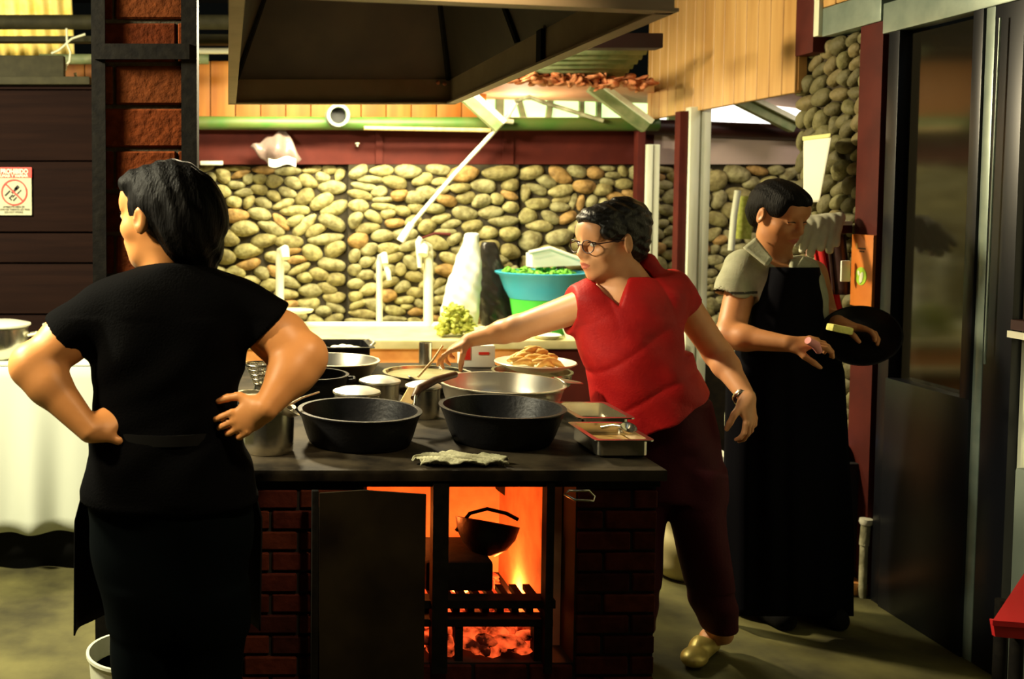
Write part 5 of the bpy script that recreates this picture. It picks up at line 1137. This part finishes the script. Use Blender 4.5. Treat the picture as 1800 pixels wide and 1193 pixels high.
for a in (1330, 1420):
    h3, k3 = w(a, 800, 3.65), w(a, 930, 3.62); f3 = Vector((k3.x, 3.66, .09)); bodyC += [cap(h3, k3, .085, .06, .03), cap(k3, f3, .058, .036, .03), cap(f3 - Vector((0, 0, .05)), f3 + Vector((.04, -.13, -.055)), .035, .03, .02)]
sdf_mesh('body', bodyC, .0040, [M['skin_c'], M['lip']], PC, region=lipreg(CC, RC, .95))
face_parts(PC, CC, RC, .95, lid=M['skin_c'], down=.006)
T = lambda x, y, z: CC + RC @ (Vector((x, y, z)) * .95)
hairC = [ell(T(0, -.024, .042), (.079, .099, .084), RC, .02), ell(T(0, -.075, .0), (.064, .04, .075), RC, .03), ell(T(0, -.105, -.01), (.04, .03, .04), RC, .02),
         ell(T(.0, .098, -.058), (.080, .086, .094), RC, .010, '-'), ell(T(-.088, -.006, -.010), (.022, .028, .036), RC, .010, '-'), ell(T(.088, -.006, -.010), (.022, .028, .036), RC, .010, '-')]
hairC += [ell(T(0, .030, .080), (.064, .060, .036), RC, .02), ell(T(.060, .030, .045), (.018, .035, .03), RC, .015), ell(T(-.060, .030, .045), (.018, .035, .03), RC, .015)]
sdf_mesh('hair', hairC, .0042, M['hair'], PC, disp=lambda x, y, z: .001 * np.sin(200 * x + 80 * z))
shC = [loft(stB([(452, 1335, 1412, 3.625, .068), (462, 1308, 1425, 3.62, .085), (485, 1285, 1442, 3.62, .11), (540, 1290, 1446, 3.61, .125), (620, 1296, 1445, 3.61, .13), (700, 1285, 1455, 3.62, .14), (760, 1280, 1465, 3.63, .14)]), .03, p=2.2)]
shC += [cap(w(1305, 470, 3.61), w(1284, 520, 3.57), .064, .062, .03), cap(w(1415, 478, 3.66), w(1436, 530, 3.68), .055, .055, .03)]
p3, d3 = w(1284, 520, 3.57), (elC1 - shC1).normalized(); p4, d4 = w(1438, 530, 3.68), (elC2 - shC2).normalized()
shC += [half(Vector((-.05, 0, -1)), p3, p3 - Vector((.12, .14, .15)), p3 + Vector((.055, .12, .02))), cap(p3 - d3 * .02, p3 + d3 * .1, .052, .054, .004, '-')]
nk = w(1385, 480, 3.50)
def vC():
    a, b, c = A3(w(1392, 492, 3.5)), A3(w(1352, 440, 3.5)), A3(w(1412, 440, 3.5))
    def side(p, q):
        n = np.array([-(q[2] - p[2]), q[0] - p[0]]); n = n / np.linalg.norm(n); return lambda X, Z: (X - p[0]) * n[0] + (Z - p[2]) * n[1]
    s1, s2 = side(a, b), side(c, a)
    return ('-', .006, np.array([b[0] - .02, 3.3, a[2] - .02]), np.array([c[0] + .02, 3.62, 1.45]), lambda X, Y, Z: np.maximum(np.maximum(s1(X, Z), s2(X, Z)), Y - 3.60))
shC += [vC(), cap(CC + Vector((0, .01, -.06)), w(1362, 475, 3.63), .056, .062, .004, '-')]
def stripe(P): return (np.abs(P[:, 2] - p3.z - .014) < .0045) & (P[:, 0] < p3.x + .075)
sdf_mesh('polo_shirt', shC, .0045, [M['polo'], M['polo_dark']], PC, region=stripe, disp=lambda x, y, z: .003 * np.sin(40 * (z + x)) * np.sin(17 * z) + .002 * np.sin(55 * x - 20 * z))
# collar wings
def colr(a, b, c, d): return MB().sheet(lambda u, v: tuple(a.lerp(b, u).lerp(d.lerp(c, u), v)), 8, 6, .005).obj('collar', M['polo'], PC, True)
colr(w(1328, 418, 3.60), w(1358, 456, 3.50), w(1348, 470, 3.48), w(1306, 436, 3.56))
colr(w(1412, 450, 3.52), w(1394, 480, 3.47), w(1404, 492, 3.46), w(1428, 466, 3.50))
# apron: bib and skirt
def apC(u, v):
    py = 470 + 612 * v; t = min(1, v / .30); a = 1352 - (69 + 10 * min(1, v * 1.5)) * t; b = 1438 + (34 + 26 * min(1, v * 1.3)) * t
    px = a + (b - a) * u; dep = .155 + .02 * t; q = (u - .5) * 2
    Y = 3.61 - dep * math.sqrt(max(0, 1 - (q * .96) ** 2)) + .008 * math.sin(u * 30) * v
    return tuple(w(px, py, Y))
apo = MB().sheet(apC, 46, 50, .005).obj('apron', M['apron'], PC, True)
MB().tube([w(1350, 472, 3.475), w(1352, 450, 3.52), w(1348, 438, 3.56)], .007, 8).tube([w(1432, 472, 3.50), w(1424, 455, 3.54), w(1410, 446, 3.58)], .007, 8).obj('neck_strap', M['apron'], apo, 60)
pantsC = [loft(stB([(740, 1284, 1462, 3.64, .13), (860, 1285, 1470, 3.65, .13), (900, 1288, 1466, 3.65, .12)]), .03)] + [loft([(w(0, 860, 3.65).z, w(a, 1, 3.65).x, 3.65, .085, .11), (.05, w(a, 1, 3.65).x, 3.66, .07, .085)], .03) for a in (1330, 1420)]
sdf_mesh('trousers', pantsC, .007, M['apron'], PC)
for f3 in (Vector((w(1330, 930, 3.62).x, 3.66, .035)), Vector((w(1420, 930, 3.62).x, 3.66, .035))):
    sdf_mesh('shoe', [cap(f3 + Vector((0, .03, 0)), f3 + Vector((.045, -.15, -.002)), .044, .042, .02), half((0, 0, -1), (f3.x, f3.y, .004), (f3.x - .2, f3.y - .3, -.06), (f3.x + .2, f3.y + .2, .02))], .006, M['cloth_black'], PC)
# what they hold
hk = thing('griddle_pan', w(1500, 595, 3.40), 'dark tilted pan being scrubbed over the apron', 'pan')
dirp = (w(1562, 545, 3.42) - w(1448, 622, 3.38)).normalized()
Rp = Matrix.Rotation(math.radians(-33), 4, 'Y') @ Matrix.Rotation(math.radians(38), 4, 'X')
MB().lathe([(.001, -.035), (.08, -.035), (.110, -.01), (.122, .012), (.117, .012), (.104, -.006), (.078, -.028), (.001, -.028)], w(1512, 592, 3.42), 48, Rp).obj('pan', M['castiron'], hk, 50)
tag(MB().box(-.035, .035, -.02, .02, -.012, .012, .006, M=Matrix.Translation(w(1476, 578, 3.34)) @ Matrix.Rotation(.2, 4, 'Y')).obj('sponge', mat('yellow_sponge', (.75, .75, .22), .9, bump=.5, bscale=90), smooth=40), 'yellow sponge held against the dark pan', 'sponge')
tag(MB().tube([w(1420, 598, 3.24), w(1434, 606, 3.25), w(1440, 618, 3.26)], [.012, .014, .010], 10).obj('scraper', M['pinkcloth'], smooth=60), 'pink handled scraper in the hand over the apron', 'scraper')
